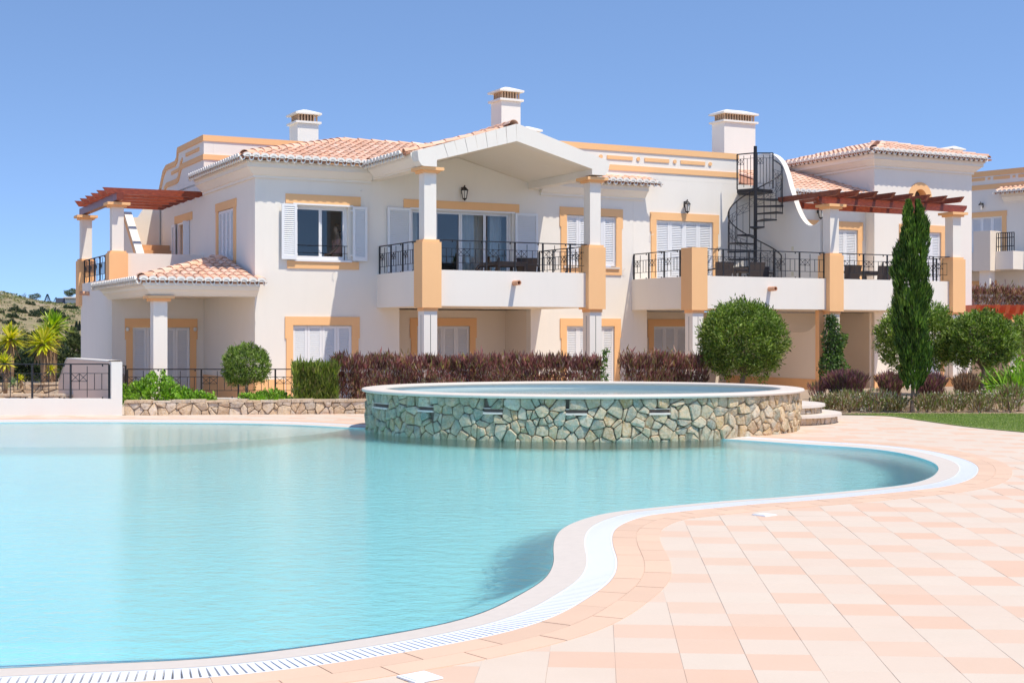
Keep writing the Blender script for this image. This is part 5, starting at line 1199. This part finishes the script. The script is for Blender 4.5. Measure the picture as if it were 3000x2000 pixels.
PUR = [(.25, .10, .09), (.36, .16, .14), (.15, .06, .055), (.29, .20, .09), (.28, .26, .085), (.52, .36, .29)]
hedge('purple_hedge', 'long clipped purple-leaved hedge behind the spa', (-3.75, 28.75), (1.85, 29.15), .17, .82, .62, 23000, PUR, [.26, .24, .14, .16, .10, .10], 'purple hedges')
hedge('purple_hedge', 'short purple-leaved hedge by the white column of the middle villa', atY(1822, 1100, 30)[:2], atY(2055, 1100, 30.6)[:2], .17, .77, .6, 9000, PUR, [.24, .22, .12, .2, .12, .10], 'purple hedges', ragged=.16)
GRN = [(.16, .24, .03), (.24, .32, .045), (.32, .38, .08), (.09, .14, .02), (.26, .25, .08)]
hedge('green_hedge', 'yellow-green clipped bush between the small round tree and the purple hedge', atY(858, 1180, 28.0)[:2], atY(985, 1180, 28.2)[:2], .17, .68, .7, 9000, GRN, None)
def bush(name, label, c, rad, n, cols, cat='bush', group=None, ln=(.05, .09), wr=.45, up=.5):
    T = thing(name, label, cat, (c[0], c[1], c[2]), 'W', group)
    d = unit(n); d[:, 2] = np.abs(d[:, 2]); r = 1-.5*RNG.random(n)**2; k = 1+.16*np.sin(d[:, 0]*6+c[0]*5)+.14*np.sin(d[:, 1]*7+d[:, 2]*6)
    P = np.c_[d[:, 0]*rad[0], d[:, 1]*rad[1], d[:, 2]*rad[2]]*(r*k)[:, None]; nc = max(20, n//9); tone = RNG.uniform(.65, 1.3, nc)
    P, dd, kk = clumps(P[:nc], d[:nc]*.7+unit(nc)*.4+np.array([0, 0, up]), n, 9, ln[0]*.45, .5)
    L = RNG.uniform(*ln, n); leaves('foliage', P, dd, L, L*wr, pick(n, cols)*tone[kk][:, None], 'leaf', T)
    st = MB(); rr = random.Random(int(n))
    for i in range(7): a = rr.random()*6.28; st.tube([(0, 0, -.02), (math.cos(a)*rad[0]*.35, math.sin(a)*rad[1]*.35, rad[2]*.4), (math.cos(a)*rad[0]*.7, math.sin(a)*rad[1]*.7, rad[2]*.75)], .012, 5, .004)
    part(T, st, 'stems', 'bark'); return T
BRI = [(.20, .38, .03), (.28, .48, .05), (.36, .55, .09), (.10, .20, .02)]
c1 = atY(455, 1178, 27.95); bush('leafy_shrub', 'bright green leafy shrub spreading behind the stone planter at left', (c1[0]-.05, 28.0, .19), (.80, .42, .50), 5200, BRI, group='bright green shrubs')
c1 = atY(575, 1178, 27.8); bush('leafy_shrub', 'low tail of the bright green shrub beside the white kerb', (c1[0], 27.85, .19), (.42, .3, .22), 1500, BRI, group='bright green shrubs')
c1 = atY(785, 1178, 27.8); bush('leafy_shrub', 'low bright green shrub under the small round tree', (c1[0], 27.85, .19), (.55, .32, .22), 2200, BRI, group='bright green shrubs')
# purple and dry shrubs in the bed at the right
DRY = [(.26, .21, .08), (.34, .29, .14), (.17, .20, .05), (.50, .45, .30), (.24, .12, .09), (.20, .28, .06)]
MIXP = [(.26, .11, .12), (.36, .17, .17), (.15, .07, .07), (.24, .21, .08)]
def tuft(name, label, px, py, Y, wpx, hpx, n, cols, group, zb=.19, ln=(.09, .18), wr=.14):
    x, y, z = atY(px, py, Y); w_ = wpx/FPX*Y/2; h_ = hpx/FPX*Y
    T = thing(name, label, 'shrub', (x, y, zb), 'W', group)
    a = RNG.random(n)*6.283; rr = np.sqrt(RNG.random(n)); zz = RNG.random(n)**.8*h_
    P = np.c_[np.cos(a)*rr*w_*(.55+.45*zz/h_), np.sin(a)*rr*w_*.6*(.55+.45*zz/h_), zz*(1-.25*rr**2)]
    D = np.c_[np.cos(a)*rr*.5, np.sin(a)*rr*.5, np.full(n, 1.)]+unit(n)*.25; L = RNG.uniform(*ln, n)
    leaves('foliage', P, D, L, L*wr, pick(n, cols, None, .3), 'leaf', T)
    st = MB(); r2 = random.Random(n+int(px))
    for i in range(9):
        b = r2.random()*6.28; f = r2.uniform(.3, .95); st.tube([(0, 0, -.02), (math.cos(b)*w_*f*.5, math.sin(b)*w_*f*.3, h_*.5), (math.cos(b)*w_*f, math.sin(b)*w_*f*.6, h_*r2.uniform(.85, 1.1))], .008, 5, .003)
    part(T, st, 'stems', 'bark'); return T
gp = 'dry purple shrubs in the right bed'
tuft('purple_shrub', 'wide purple shrub at the foot of the climbing plant', 2478, 1160, 29.3, 130, 78, 3600, MIXP, gp)
tuft('purple_shrub', 'sparse purple shrub left of the cypress', 2608, 1165, 29.2, 80, 75, 1500, MIXP, gp)
tuft('purple_shrub', 'purple shrub just right of the cypress', 2728, 1165, 29.0, 90, 72, 1600, MIXP, gp)
tuft('purple_shrub', 'dry brown shrub in front of the orange pier foot', 2830, 1165, 28.9, 80, 75, 1100, [(.30, .18, .10), (.22, .12, .08), (.36, .26, .16)], gp)
tuft('purple_shrub', 'dry brown shrub below the garden pergola column', 2945, 1150, 29.3, 110, 70, 1400, [(.30, .18, .10), (.22, .12, .08), (.14, .14, .05)], gp)
tuft('purple_shrub', 'thin purple sprig just right of the spa rim', 2395, 1130, 29.5, 60, 45, 260, MIXP, gp)
for i, (px, w_, h_, lab) in enumerate(((2418, 95, 62, 'dry flowering shrub beside the spa steps'), (2490, 110, 60, 'dry flowering shrub second from the spa steps'), (2570, 100, 58, 'dry flowering shrub left of the cypress trunk'), (2625, 70, 50, 'low dry shrub touching the cypress trunk on its left'), (2715, 90, 60, 'dry flowering shrub right of the cypress trunk'), (2790, 100, 62, 'dry flowering shrub below the orange pier foot'), (2870, 110, 66, 'greenish dry shrub at the lawn edge'), (2960, 120, 64, 'dry shrub at the right end of the lawn edge'))):
    T = tuft('flowering_shrub', lab, px, 1205, 27.75, w_*1.1*RNG.uniform(.75, 1.05), h_*RNG.uniform(.75, 1.25), 620, DRY, 'dry flowering shrubs along the lawn', .014, (.06, .14), .20)
    nf = 120; a = RNG.random(nf)*6.283; r_ = np.sqrt(RNG.random(nf))*w_/FPX*27.7*.55; P = np.c_[np.cos(a)*r_, np.sin(a)*r_*.6, RNG.random(nf)*h_/FPX*27.7*1.02]
    leaves('flowers', P, unit(nf)+np.array([0, -.4, .6]), .035, .03, pick(nf, [(.62, .55, .42), (.7, .66, .52), (.5, .42, .25)]), 'leaf', T)
c1 = atY(2975, 1150, 28.9); bush('strap_leaf_plant', 'bright green strap-leaved plant at the right edge', (c1[0], 28.9, .19), (.55, .4, .42), 420, BRI, 'plant', None, (.25, .42), .10, .9)
c1 = atY(2905, 1110, 33.5); bush('leafy_shrub', 'bright green shrub beyond the dry shrubs at right', (c1[0], 33.5, .19), (.42, .4, .55), 1800, BRI, group='bright green shrubs')
c1 = atY(2985, 1100, 31); bush('leafy_shrub', 'yellow-green bush at the right edge under the cut-off tree', (c1[0], 31, .19), (.38, .4, .85), 2000, BRI, group='bright green shrubs')
# climbers on the columns
def climber(label, u, v, z0, z1, w_, n, cols):
    T = thing('climbing_plant', label, 'climber', (u, v, z0), 'B', 'climbing plants on the columns'); OFF[T.name] = (0, 0, 0); H_ = z1-z0
    z = RNG.random(n)*H_; k = .35+.65*np.abs(np.sin(z*3.1+u))*np.interp(z/H_, [0, .5, 1], [1, 1, .35]); a = RNG.random(n)*6.283; r_ = w_*k*np.sqrt(RNG.random(n))
    P = np.c_[np.cos(a)*r_+.08*np.sin(z*4), -.18+np.sin(a)*r_*.6, z]; L = RNG.uniform(.06, .11, n)
    leaves('foliage', P, unit(n)*.8+np.array([0, -.5, -.5]), L, L*.5, pick(n, cols), 'leaf', T)
    st = MB()
    for s in (-.05, .06, .0): st.tube([(s, -.17, 0), (s+.04, -.18, H_*.35), (s-.04, -.17, H_*.7), (s+.09, -.2, H_*1.02)], .010, 5, .004)
    part(T, st, 'stems', 'bark')
DKG = [(.04, .08, .025), (.06, .12, .03), (.10, .19, .04), (.03, .05, .02)]
climber('dark green climber on the orange column of the right villa', 14.72, -3.05, .15, 2.45, .38, 2600, DKG)
climber('bright shoots of the climber right of the orange column', 15.05, -3.1, .25, 1.95, .30, 1500, [(.10, .19, .04), (.15, .26, .06), (.06, .11, .03)])
climber('green climber beside the right white column of the left villa', 7.62, -3.25, -.1, 1.6, .16, 420, [(.10, .19, .04), (.15, .26, .06), (.06, .11, .03)])
climber('thin climber at the left white column of the left villa', 3.0, -3.2, .4, 1.15, .10, 120, DKG)
# lawn grass
n = 26000; Pg = []
lp = np.array(lawn_poly)
xs = RNG.uniform(6.3, 13, n*3); ys = RNG.uniform(21, 27.4, n*3)
ok = np.array([inpoly(lawn_poly, x, y) and x/y < .40 for x, y in zip(xs, ys)]); xs, ys = xs[ok][:n], ys[ok][:n]; m = len(xs)
D = np.c_[RNG.normal(0, .35, m), RNG.normal(0, .35, m), np.ones(m)]; L = RNG.uniform(.025, .05, m)
g_ = leaves('lawn_grass', np.c_[xs, ys, np.full(m, .006)], D, L, L*.16, pick(m, [(.24, .34, .06), (.32, .41, .09), (.40, .44, .15), (.16, .24, .05)]), 'leaf'); tag(g_, 'short mown green lawn grass at the right of the paving', 'grass', kind='stuff')
# ------------------------------------------------------------------ yuccas and agave at the left
def yucca(label, head, R_, zb, n, cols, seed=1, group='yellow-green yuccas'):
    T = thing('yucca', label, 'plant', (head[0], head[1], zb), 'W', group); rr = random.Random(seed); mb = MB(); cl = []
    hz_ = head[2]-zb
    for i in range(n):
        a = rr.random()*6.283; el = math.radians(rr.uniform(-38, 88)); L = R_*rr.uniform(.75, 1.1); w_ = R_*.135
        d = Vector((math.cos(a)*math.cos(el), math.sin(a)*math.cos(el), math.sin(el))); s = d.cross(Vector((0, 0, 1)));
        s = s.normalized() if s.length > .05 else Vector((1, 0, 0)); nn = s.cross(d).normalized(); o_ = Vector((0, 0, hz_))+d*R_*.05; dr = .06*R_*rr.random()
        p = [(o_, .6), (o_+d*L*.35+nn*.01, 1), (o_+d*L*.75-Vector((0, 0, dr)), .7), (o_+d*L-Vector((0, 0, dr*2.4)), .05)]
        k = len(mb.v)
        for q, f in p: mb.v += [tuple(q-s*w_*f*.5), tuple(q+nn*w_*f*-.18), tuple(q+s*w_*f*.5)]
        for j in range(3):
            for e in range(2): mb.f.append((k+j*3+e, k+j*3+e+1, k+j*3+4+e, k+j*3+3+e))
        c = rr.choice(cols); v_ = rr.uniform(.8, 1.2); cl += [(c[0]*v_, c[1]*v_, c[2]*v_, 1)]*12
    me = mb.mesh('rosette'); at = me.attributes.new('leafcol', 'FLOAT_COLOR', 'POINT'); at.data.foreach_set('color', np.array(cl, np.float32).ravel()); link('rosette', me, 'blade', T)
    if hz_ > .15:
        tk = MB().tube([(0, 0, 0), (.02, 0, hz_*.5), (0, 0, hz_)], R_*.16, 9, R_*.20)
        part(T, tk, 'trunk', 'palmbark', smooth=True)
        skirt = MB()
        for i in range(40):
            a = rr.random()*6.283; r_ = R_*.17; L = R_*rr.uniform(.5, 1.1); o_ = Vector((math.cos(a)*r_, math.sin(a)*r_, hz_-R_*.05)); e = o_+Vector((math.cos(a)*R_*rr.uniform(.05, .4), math.sin(a)*R_*rr.uniform(.05, .4), -L)); skirt.bar(tuple(o_), tuple(e), .018, .004)
        part(T, skirt, 'dead_leaves', 'palmbark')
YEL = [(.55, .55, .02), (.68, .64, .04), (.42, .48, .03), (.75, .68, .12), (.28, .38, .03)]
YGR = [(.24, .40, .03), (.36, .50, .04), (.15, .28, .03), (.50, .56, .09)]
yucca('yellow yucca rosette at the left edge of the picture', atY(30, 995, 33.5), .43, .1, 130, YEL, 1)
yucca('yellow yucca in front of the greener one', atY(127, 1008, 33.2), .46, .1, 140, YEL, 2)
yucca('tall greener yucca nearest the villa', atY(155, 962, 34.6), .52, .1, 150, YGR, 3)
yucca('middle yucca rosette between the front and the tall one', atY(140, 985, 34), .42, .1, 90, YGR+YEL, 4)
yucca('low yellow yucca below the left edge rosette', atY(15, 1064, 32.4), .30, .1, 100, YEL, 5)
yucca('small yellow yucca seen through the railing', atY(150, 1085, 33.2), .19, .3, 60, YEL, 6)
yucca('tiny yellow yucca beside the agave', atY(60, 1110, 32.5), .16, .3, 50, YEL, 7)
yucca('blue-green agave on the stone terrace', (atY(37, 1135, 31.9)[0], 31.9, .42), .20, .36, 45, [(.25, .36, .16), (.33, .44, .22), (.18, .28, .12)], 8, None)
# ------------------------------------------------------------------ hill and far trees beyond the valley
M['hill'] = None
def hillmat():
    m, t, p, o = newmat('dry_hillside')
    g = N(t, 'ShaderNodeNewGeometry').outputs['Position']
    n1 = noise(t, g, .055, 6, .6); n2 = noise(t, g, .7, 6, .7)
    c = ramp(t, n1, [(.36, (.17, .15, .065, 1)), (.5, (.31, .235, .125, 1)), (.62, (.38, .29, .18, 1)), (.75, (.30, .20, .15, 1))])
    c = mix(t, ramp(t, n2, [(.42, (0, 0, 0, 1)), (.66, (.8, .8, .8, 1))]), c, (.15, .145, .06, 1))
    t.links.new(c, p.inputs['Base Color']); p.inputs['Roughness'].default_value = .95; return m
M['hill'] = hillmat()
def hill_z(x, y):
    t = np.clip((y-95)/150, 0, 1); s = t*t*(3-2*t); brg = x/y
    top = np.interp(brg, [-.60, -.40, -.375, -.365, -.355, -.345, -.32, -.28, -.2, 0, .4], [10, 7.2, 6.7, 6.4, 5.7, 5.35, 5.3, 4.5, 3, 1, 0])*np.clip(y/245, 0, 1.4)
    return -9+s*(top+9+1.65)+.35*np.sin(x*.11+y*.05)*s+.2*np.sin(x*.33)*np.cos(y*.21)*s
mb = MB(); nx, ny = 70, 60; Xs = np.linspace(-330, 40, nx); Ys = np.linspace(62, 420, ny)
for yv in Ys:
    for xv in Xs: mb.v.append((xv*yv/245, yv, float(hill_z(xv*yv/245, yv)) if yv > 95 else -9+(95-yv)*.27))
for j in range(ny-1):
    for i in range(nx-1): mb.f.append((j*nx+i, j*nx+i+1, (j+1)*nx+i+1, (j+1)*nx+i))
struct('hill', mb, 'hill', True)
ns = 3000; ys = RNG.uniform(100, 248, ns); xs = ys*RNG.uniform(-.40, -.29, ns); zs = hill_z(xs, ys)
kk = np.repeat(np.arange(ns), 5); big = RNG.uniform(.12, .42, ns)[kk]
tn = pick(ns, [(.24, .24, .08), (.33, .30, .12), (.17, .21, .07), (.42, .35, .18), (.12, .16, .06)])
sc_ = leaves('hill_scrub', np.c_[xs[kk]+RNG.normal(0, .3, 5*ns), ys[kk]+RNG.normal(0, .3, 5*ns), zs[kk]-.05], unit(5*ns)*.8+np.array([0, 0, .8]), big, big*.8, tn[kk], 'leaf'); tag(sc_, 'low dry scrub and grass tufts over the far hillside', 'scrub', kind='stuff')
SCR = [(.045, .07, .035), (.065, .09, .04), (.09, .11, .045), (.035, .055, .035)]
OLV = [(.09, .12, .04), (.13, .16, .06), (.17, .19, .08), (.06, .085, .03)]
def far_bush(label, px, py, wpx, hpx, Y, n, cols, name='hill_shrub', group='dark shrubs on the far hillside', cat='shrub'):
    x = (px-CX)/FPX*Y; z = CAMH+(HOR-py)/FPX*Y; w_, h_ = wpx/FPX*Y/2, hpx/FPX*Y
    T = thing(name, label, cat, (x, Y, z-h_*.5), 'W', group)
    d = unit(n); d[:, 2] = np.abs(d[:, 2])*1.2-.15; k = (1-.35*RNG.random(n)**2)*(1+.2*np.sin(d[:, 0]*7+px)+.15*np.sin(d[:, 2]*9+d[:, 1]*5))
    P = np.c_[d[:, 0]*w_, d[:, 1]*w_*.7, (d[:, 2])*h_*.9]*k[:, None]; L = RNG.uniform(.7, 1.3, n)*max(.06, w_*.22)
    leaves('foliage', P, d+unit(n)*.7, L, L*.55, pick(n, cols), 'leaf', T); return T
def hillY(px, py):           # where the sight line meets the hillside
    r = ray(px, py); best = None
    for Y in np.arange(100, 400, 1.0):
        if hill_z(np.array(r.x*Y), np.array(Y)) >= CAMH+r.z*Y: return float(Y)
    return 245.
sh_ = [(45, 902, 40, 22), (70, 908, 26, 20), (85, 887, 34, 14), (38, 922, 40, 16), (120, 912, 60, 26), (150, 914, 66, 22), (98, 920, 40, 20), (172, 916, 34, 18), (32, 941, 42, 18), (68, 936, 24, 11), (125, 938, 36, 22), (205, 900, 50, 10), (5, 912, 20, 12), (185, 928, 40, 16), (3, 936, 14, 12)]
rank = ['first', 'second', 'third', 'fourth', 'fifth', 'sixth', 'seventh', 'eighth', 'ninth', 'tenth', 'eleventh', 'twelfth', 'thirteenth', 'fourteenth', 'fifteenth']
for i, s in enumerate(sorted(sh_)):
    far_bush('dark green shrub on the dry hillside, %s of fifteen counted from the left' % rank[i], s[0], s[1]+s[3]*.3, s[2], s[3], hillY(s[0], s[1]+s[3]*.5), 900, SCR)
def far_tree(label, px, ytop, ybot, wpx, kind, Y):
    x = (px-CX)/FPX*Y; zb = CAMH+(HOR-ybot)/FPX*Y; H_ = (ybot-ytop)/FPX*Y; w_ = wpx/FPX*Y/2; cols = OLV if kind == 'pine' else [(.03, .05, .035), (.04, .06, .045), (.05, .075, .05)]
    T = thing('far_tree', label, 'tree', (x, Y, zb-.3), 'W', 'trees on the far ridge and slope'); n = 1500
    if kind == 'pine':
        d = unit(n); rv = RNG.random(n)**.4; P = np.c_[d[:, 0]*w_*rv, d[:, 1]*w_*rv, H_*.76+d[:, 2]*rv*H_*.23]; D = d
        P[:, 2] += .07*H_*np.sin(P[:, 0]*4/w_)
    elif kind == 'fir':
        t = RNG.random(n)**.7; a = RNG.random(n)*6.283; tier = .7+.3*np.abs(np.sin(t*16)); P = np.c_[np.cos(a)*w_*(1-t)*tier*1.1, np.sin(a)*w_*(1-t)*tier, .06*H_+t*H_*.94]; D = np.c_[np.cos(a), np.sin(a), np.full(n, .1)]
    elif kind == 'bare':
        n = 120; a = RNG.random(n)*6.283; t = .45+.55*RNG.random(n); P = np.c_[np.cos(a)*w_*t*RNG.random(n), np.sin(a)*w_*t*.6, t*H_]; D = np.c_[np.cos(a)*.4, np.sin(a)*.4, np.ones(n)]
    else:
        t = RNG.random(n); a = RNG.random(n)*6.283; r_ = w_*np.interp(t, [0, .15, .5, 1], [.6, 1, .85, .05]); P = np.c_[np.cos(a)*r_, np.sin(a)*r_, t*H_]; D = np.c_[np.cos(a)*.3, np.sin(a)*.3, np.ones(n)]
    L = RNG.uniform(.6, 1.2, n)*max(.08, H_*.09); leaves('crown', P, D+unit(n)*.4, L, L*(.45 if kind == 'pine' else .3), pick(n, cols), 'leaf', T)
    st = MB().tube([(0, 0, 0), (.03*H_, 0, H_*.35), (0, 0, H_*.7)], H_*.03, 6, H_*.012); rr = random.Random(int(px))
    if kind in ('pine', 'bare'):
        for i in range(7 if kind == 'pine' else 12): a = rr.random()*6.283; st.tube([(0, 0, H_*rr.uniform(.1, .4)), (math.cos(a)*w_*.5, math.sin(a)*w_*.4, H_*.55), (math.cos(a)*w_*.85, math.sin(a)*w_*.6, H_*(.72 if kind == 'pine' else rr.uniform(.7, .98)))], H_*.016, 5, H_*.006)
    part(T, st, 'trunk', 'hilltrunk'); return T
for a in (('thin nearly bare tree on the ridge', 70, 855, 882, 16, 'bare'), ('umbrella pine on the ridge left of the fir trees', 102, 856, 884, 36, 'pine'), ('dark fir tree on the ridge, the taller one', 139, 857, 886, 22, 'fir'), ('shorter dark fir tree beside the taller one', 164, 866, 882, 18, 'fir'), ('small dark fir behind the hilltop house', 189, 867, 879, 10, 'fir'), ('tall spreading pine behind the hilltop house', 207, 842, 880, 38, 'pine')):
    far_tree(a[0], a[1], a[2], a[3], a[4], a[5], 242)
for i, (px, yt, yb, w_) in enumerate(((196, 946, 972, 9), (210, 944, 978, 12), (224, 932, 984, 14), (233, 930, 958, 6), (235, 975, 995, 8))):
    far_tree('dark cypress on the slope beside the villa, %s from the left' % rank[i], px, yt, yb, w_, 'cyp', 110-2*i)
# hilltop house
hx = atY(215, 886, 236); hh = thing('hilltop_house', 'low dark modern house with a white flat roof on the ridge', 'house', (hx[0], 236, hx[2]-.6), 'W'); k = 236/FPX
part(hh, MB().box(-52*k, -24*k, 0, 5, 0, 13*k+.6), 'dark_wing', 'slate'); part(hh, MB().box(-24*k, 9*k, 0, 5, 0, 13*k+.6), 'glazed_front', 'lampglass'); part(hh, MB().box(9*k, 26*k, 0, 5, 0, 14*k+.6), 'dark_wing', 'slate')
part(hh, MB().box(-27*k, 17*k, -.6, 5.3, 13*k+.61, 16.5*k+.6), 'roof', 'white'); part(hh, MB().box(-1*k, 2*k, 1, 1.3, 16.5*k+.61, 22*k+.6), 'chimney', 'white')
for i in range(5): part(hh, MB().box((-21+i*6)*k, (-17+i*6)*k, -.05, -.01, 1.2, 12*k+.4), 'window', 'slate')
# valley trees behind the yuccas
for i, (px, py, w_, h_, Y, cols, lab) in enumerate(((215, 1010, 90, 60, 62, OLV, 'olive-green tree in the valley against the villa wall'), (100, 1000, 90, 50, 66, OLV, 'olive-green tree in the valley between the yuccas'), (20, 1030, 90, 60, 60, OLV, 'olive-green tree in the valley at the left edge'), (190, 1062, 100, 70, 52, SCR+OLV, 'dark leafy tree in the valley below the olive tree'), (75, 1070, 120, 70, 54, SCR, 'dark leafy tree in the valley behind the low yucca'), (140, 1040, 80, 60, 57, SCR+OLV, 'dark tree in the valley behind the yucca trunks'), (-20, 1080, 90, 80, 50, SCR, 'dark tree in the valley just at the left border'), (235, 1090, 80, 70, 50, SCR+OLV, 'leafy tree in the valley behind the return wall'))):
    T = far_bush(lab, px, py, w_, h_, Y, 2600, cols, 'valley_tree', 'trees in the valley on the left', 'tree')
    b = T.children[0]; st = MB(); rr = random.Random(i)
    for q in range(4): a = rr.uniform(0, 6.28); st.tube([(0, 0, -5), (rr.uniform(-.2, .2), 0, -.6), (math.cos(a)*.5, math.sin(a)*.4, .3)], .09, 6, .03)
    part(T, st, 'trunk', 'hilltrunk')
# purple hedge on the far terrace
hedge('purple_hedge', 'dark purple hedge on the distant villa terrace at the right edge', ((2838-CX)/FPX*46, 46), ((3060-CX)/FPX*46, 46), CAMH+(HOR-912)/FPX*46, .62, .8, 6000, PUR, None, 'purple hedges', ragged=.2)
o = link('retaining_bank', MB().box(-2, 18, 0, 30, -3, CAMH+(HOR-908)/FPX*46).mesh('retaining_bank'), 'soil'); o.location = (15.2, 46.3, 0); tag(o, kind='structure')
# ------------------------------------------------------------------ the person behind the open window
def skinned(name, verts, edges, radii, mat, parent, root=0, sub=2):
    me = bpy.data.meshes.new(name); me.from_pydata(verts, edges, []); me.update(); o = link(name, me, mat, parent)
    m_ = o.modifiers.new('skin', 'SKIN'); lay = me.skin_vertices[0].data if me.skin_vertices else None
    if lay is None:
        bm = bmesh.new(); bm.from_mesh(me); bm.verts.layers.skin.verify(); bm.to_mesh(me); bm.free(); lay = me.skin_vertices[0].data
    for i, r_ in enumerate(radii): lay[i].radius = r_ if isinstance(r_, tuple) else (r_, r_)
    for i in range(len(radii)): lay[i].use_root = (i == root)
    o.modifiers.new('sub', 'SUBSURF').levels = sub; o.modifiers['sub'].render_levels = sub
    return o
pu_, pz_ = pv(987, 700, .50)
pe = thing('person', 'person in a pink T-shirt sitting behind the open window, turned to the left', 'person', (pu_, .50, 3.0), 'B'); pe.rotation_euler = (0, 0, ANG+R(-8)); OFF[pe.name] = (0, 0, 0)
hd = pz_-3.0+.25          # head centre above the floor, the figure faces -x
V_ = [(0, 0, hd-.78), (.01, 0, hd-.60), (.015, 0, hd-.42), (.02, 0, hd-.26), (.01, 0, hd-.16), (-.005, 0, hd-.10), (-.01, 0, hd-.01), (-.012, 0, hd+.07),
      (.015, -.15, hd-.27), (-.05, -.20, hd-.48), (-.20, -.17, hd-.62), (-.27, -.14, hd-.645), (.015, .15, hd-.27), (-.04, .20, hd-.48), (-.18, .16, hd-.60), (-.26, .12, hd-.63),
      (-.02, .09, hd-.82), (-.40, .10, hd-.84), (-.42, .10, hd-1.28), (-.02, -.09, hd-.82), (-.40, -.10, hd-.84), (-.42, -.10, hd-1.28), (-.09, 0, hd-.02), (-.50, .10, hd-1.30), (-.50, -.10, hd-1.30)]
E_ = [(0, 1), (1, 2), (2, 3), (3, 4), (4, 5), (5, 6), (6, 7), (3, 8), (8, 9), (9, 10), (10, 11), (3, 12), (12, 13), (13, 14), (14, 15), (0, 16), (16, 17), (17, 18), (0, 19), (19, 20), (20, 21), (6, 22), (18, 23), (21, 24)]
r_ = [(.12, .15), (.11, .13), (.12, .15), (.10, .14), .052, .055, (.085, .072), (.075, .066), .055, .042, .034, .028, .055, .042, .034, .028, .085, .065, .045, .085, .065, .045, (.03, .022), .035, .035]
body = skinned('body', V_, E_, r_, 'skin', pe)
sv = [V_[i] for i in (0, 1, 2, 3, 8, 9, 12, 13)]; sh_v = sv[:4]+[V_[8], tuple(Vector(V_[8]).lerp(Vector(V_[9]), .8)), V_[12], tuple(Vector(V_[12]).lerp(Vector(V_[13]), .8))]
skinned('shirt', sh_v, [(0, 1), (1, 2), (2, 3), (3, 4), (4, 5), (3, 6), (6, 7)], [(.135, .165), (.128, .15), (.135, .165), (.105, .145), .068, .058, .068, .058], 'shirt', pe)
hv = [(.02, 0, hd+.02), (.03, 0, hd+.08), (-.04, 0, hd+.105), (.06, 0, hd-.04), (.06, 0, hd-.12)]
skinned('hair', hv, [(0, 1), (1, 2), (0, 3), (3, 4)], [(.088, .082), (.075, .075), (.06, .06), (.06, .07), .035], 'hair', pe)
for side_, wr_, s in ((0, V_[11], -1), (1, V_[15], 1)):       # hands: palm plus five bent fingers
    w0 = Vector(wr_); hb = [tuple(w0), tuple(w0+Vector((-.05, 0, -.012)))]; he = [(0, 1)]; hr_ = [.024, (.03, .016)]
    for f, (dy, L_) in enumerate(((-.026, .055), (-.009, .066), (.009, .070), (.026, .062))):
        b_ = len(hb); r0 = w0+Vector((-.08, dy, -.018)); hb += [tuple(r0), tuple(r0+Vector((-L_*.55, 0, -.012))), tuple(r0+Vector((-L_*.9, 0, -.035)))]; he += [(1, b_), (b_, b_+1), (b_+1, b_+2)]; hr_ += [.010, .009, .008]
    b_ = len(hb); hb += [tuple(w0+Vector((-.03, -s*.034, -.016))), tuple(w0+Vector((-.065, -s*.05, -.03)))]; he += [(1, b_), (b_, b_+1)]; hr_ += [.011, .009]
    skinned('hand', hb, he, hr_, 'skin', body)
st_ = thing('stool', 'plain stool under the person behind the window', 'stool', (pu_+.0, .50, 3.0), 'B'); OFF[st_.name] = (0, 0, 0)
part(st_, MB().box(-.19, .17, -.17, .17, hd-.955, hd-.915), 'seat', 'wicker')
for a in (-1, 1):
    for b in (-1, 1): part(st_, MB().bar((a*.14, b*.14, 0), (a*.13, b*.13, hd-.955), .03), 'leg', 'wicker')
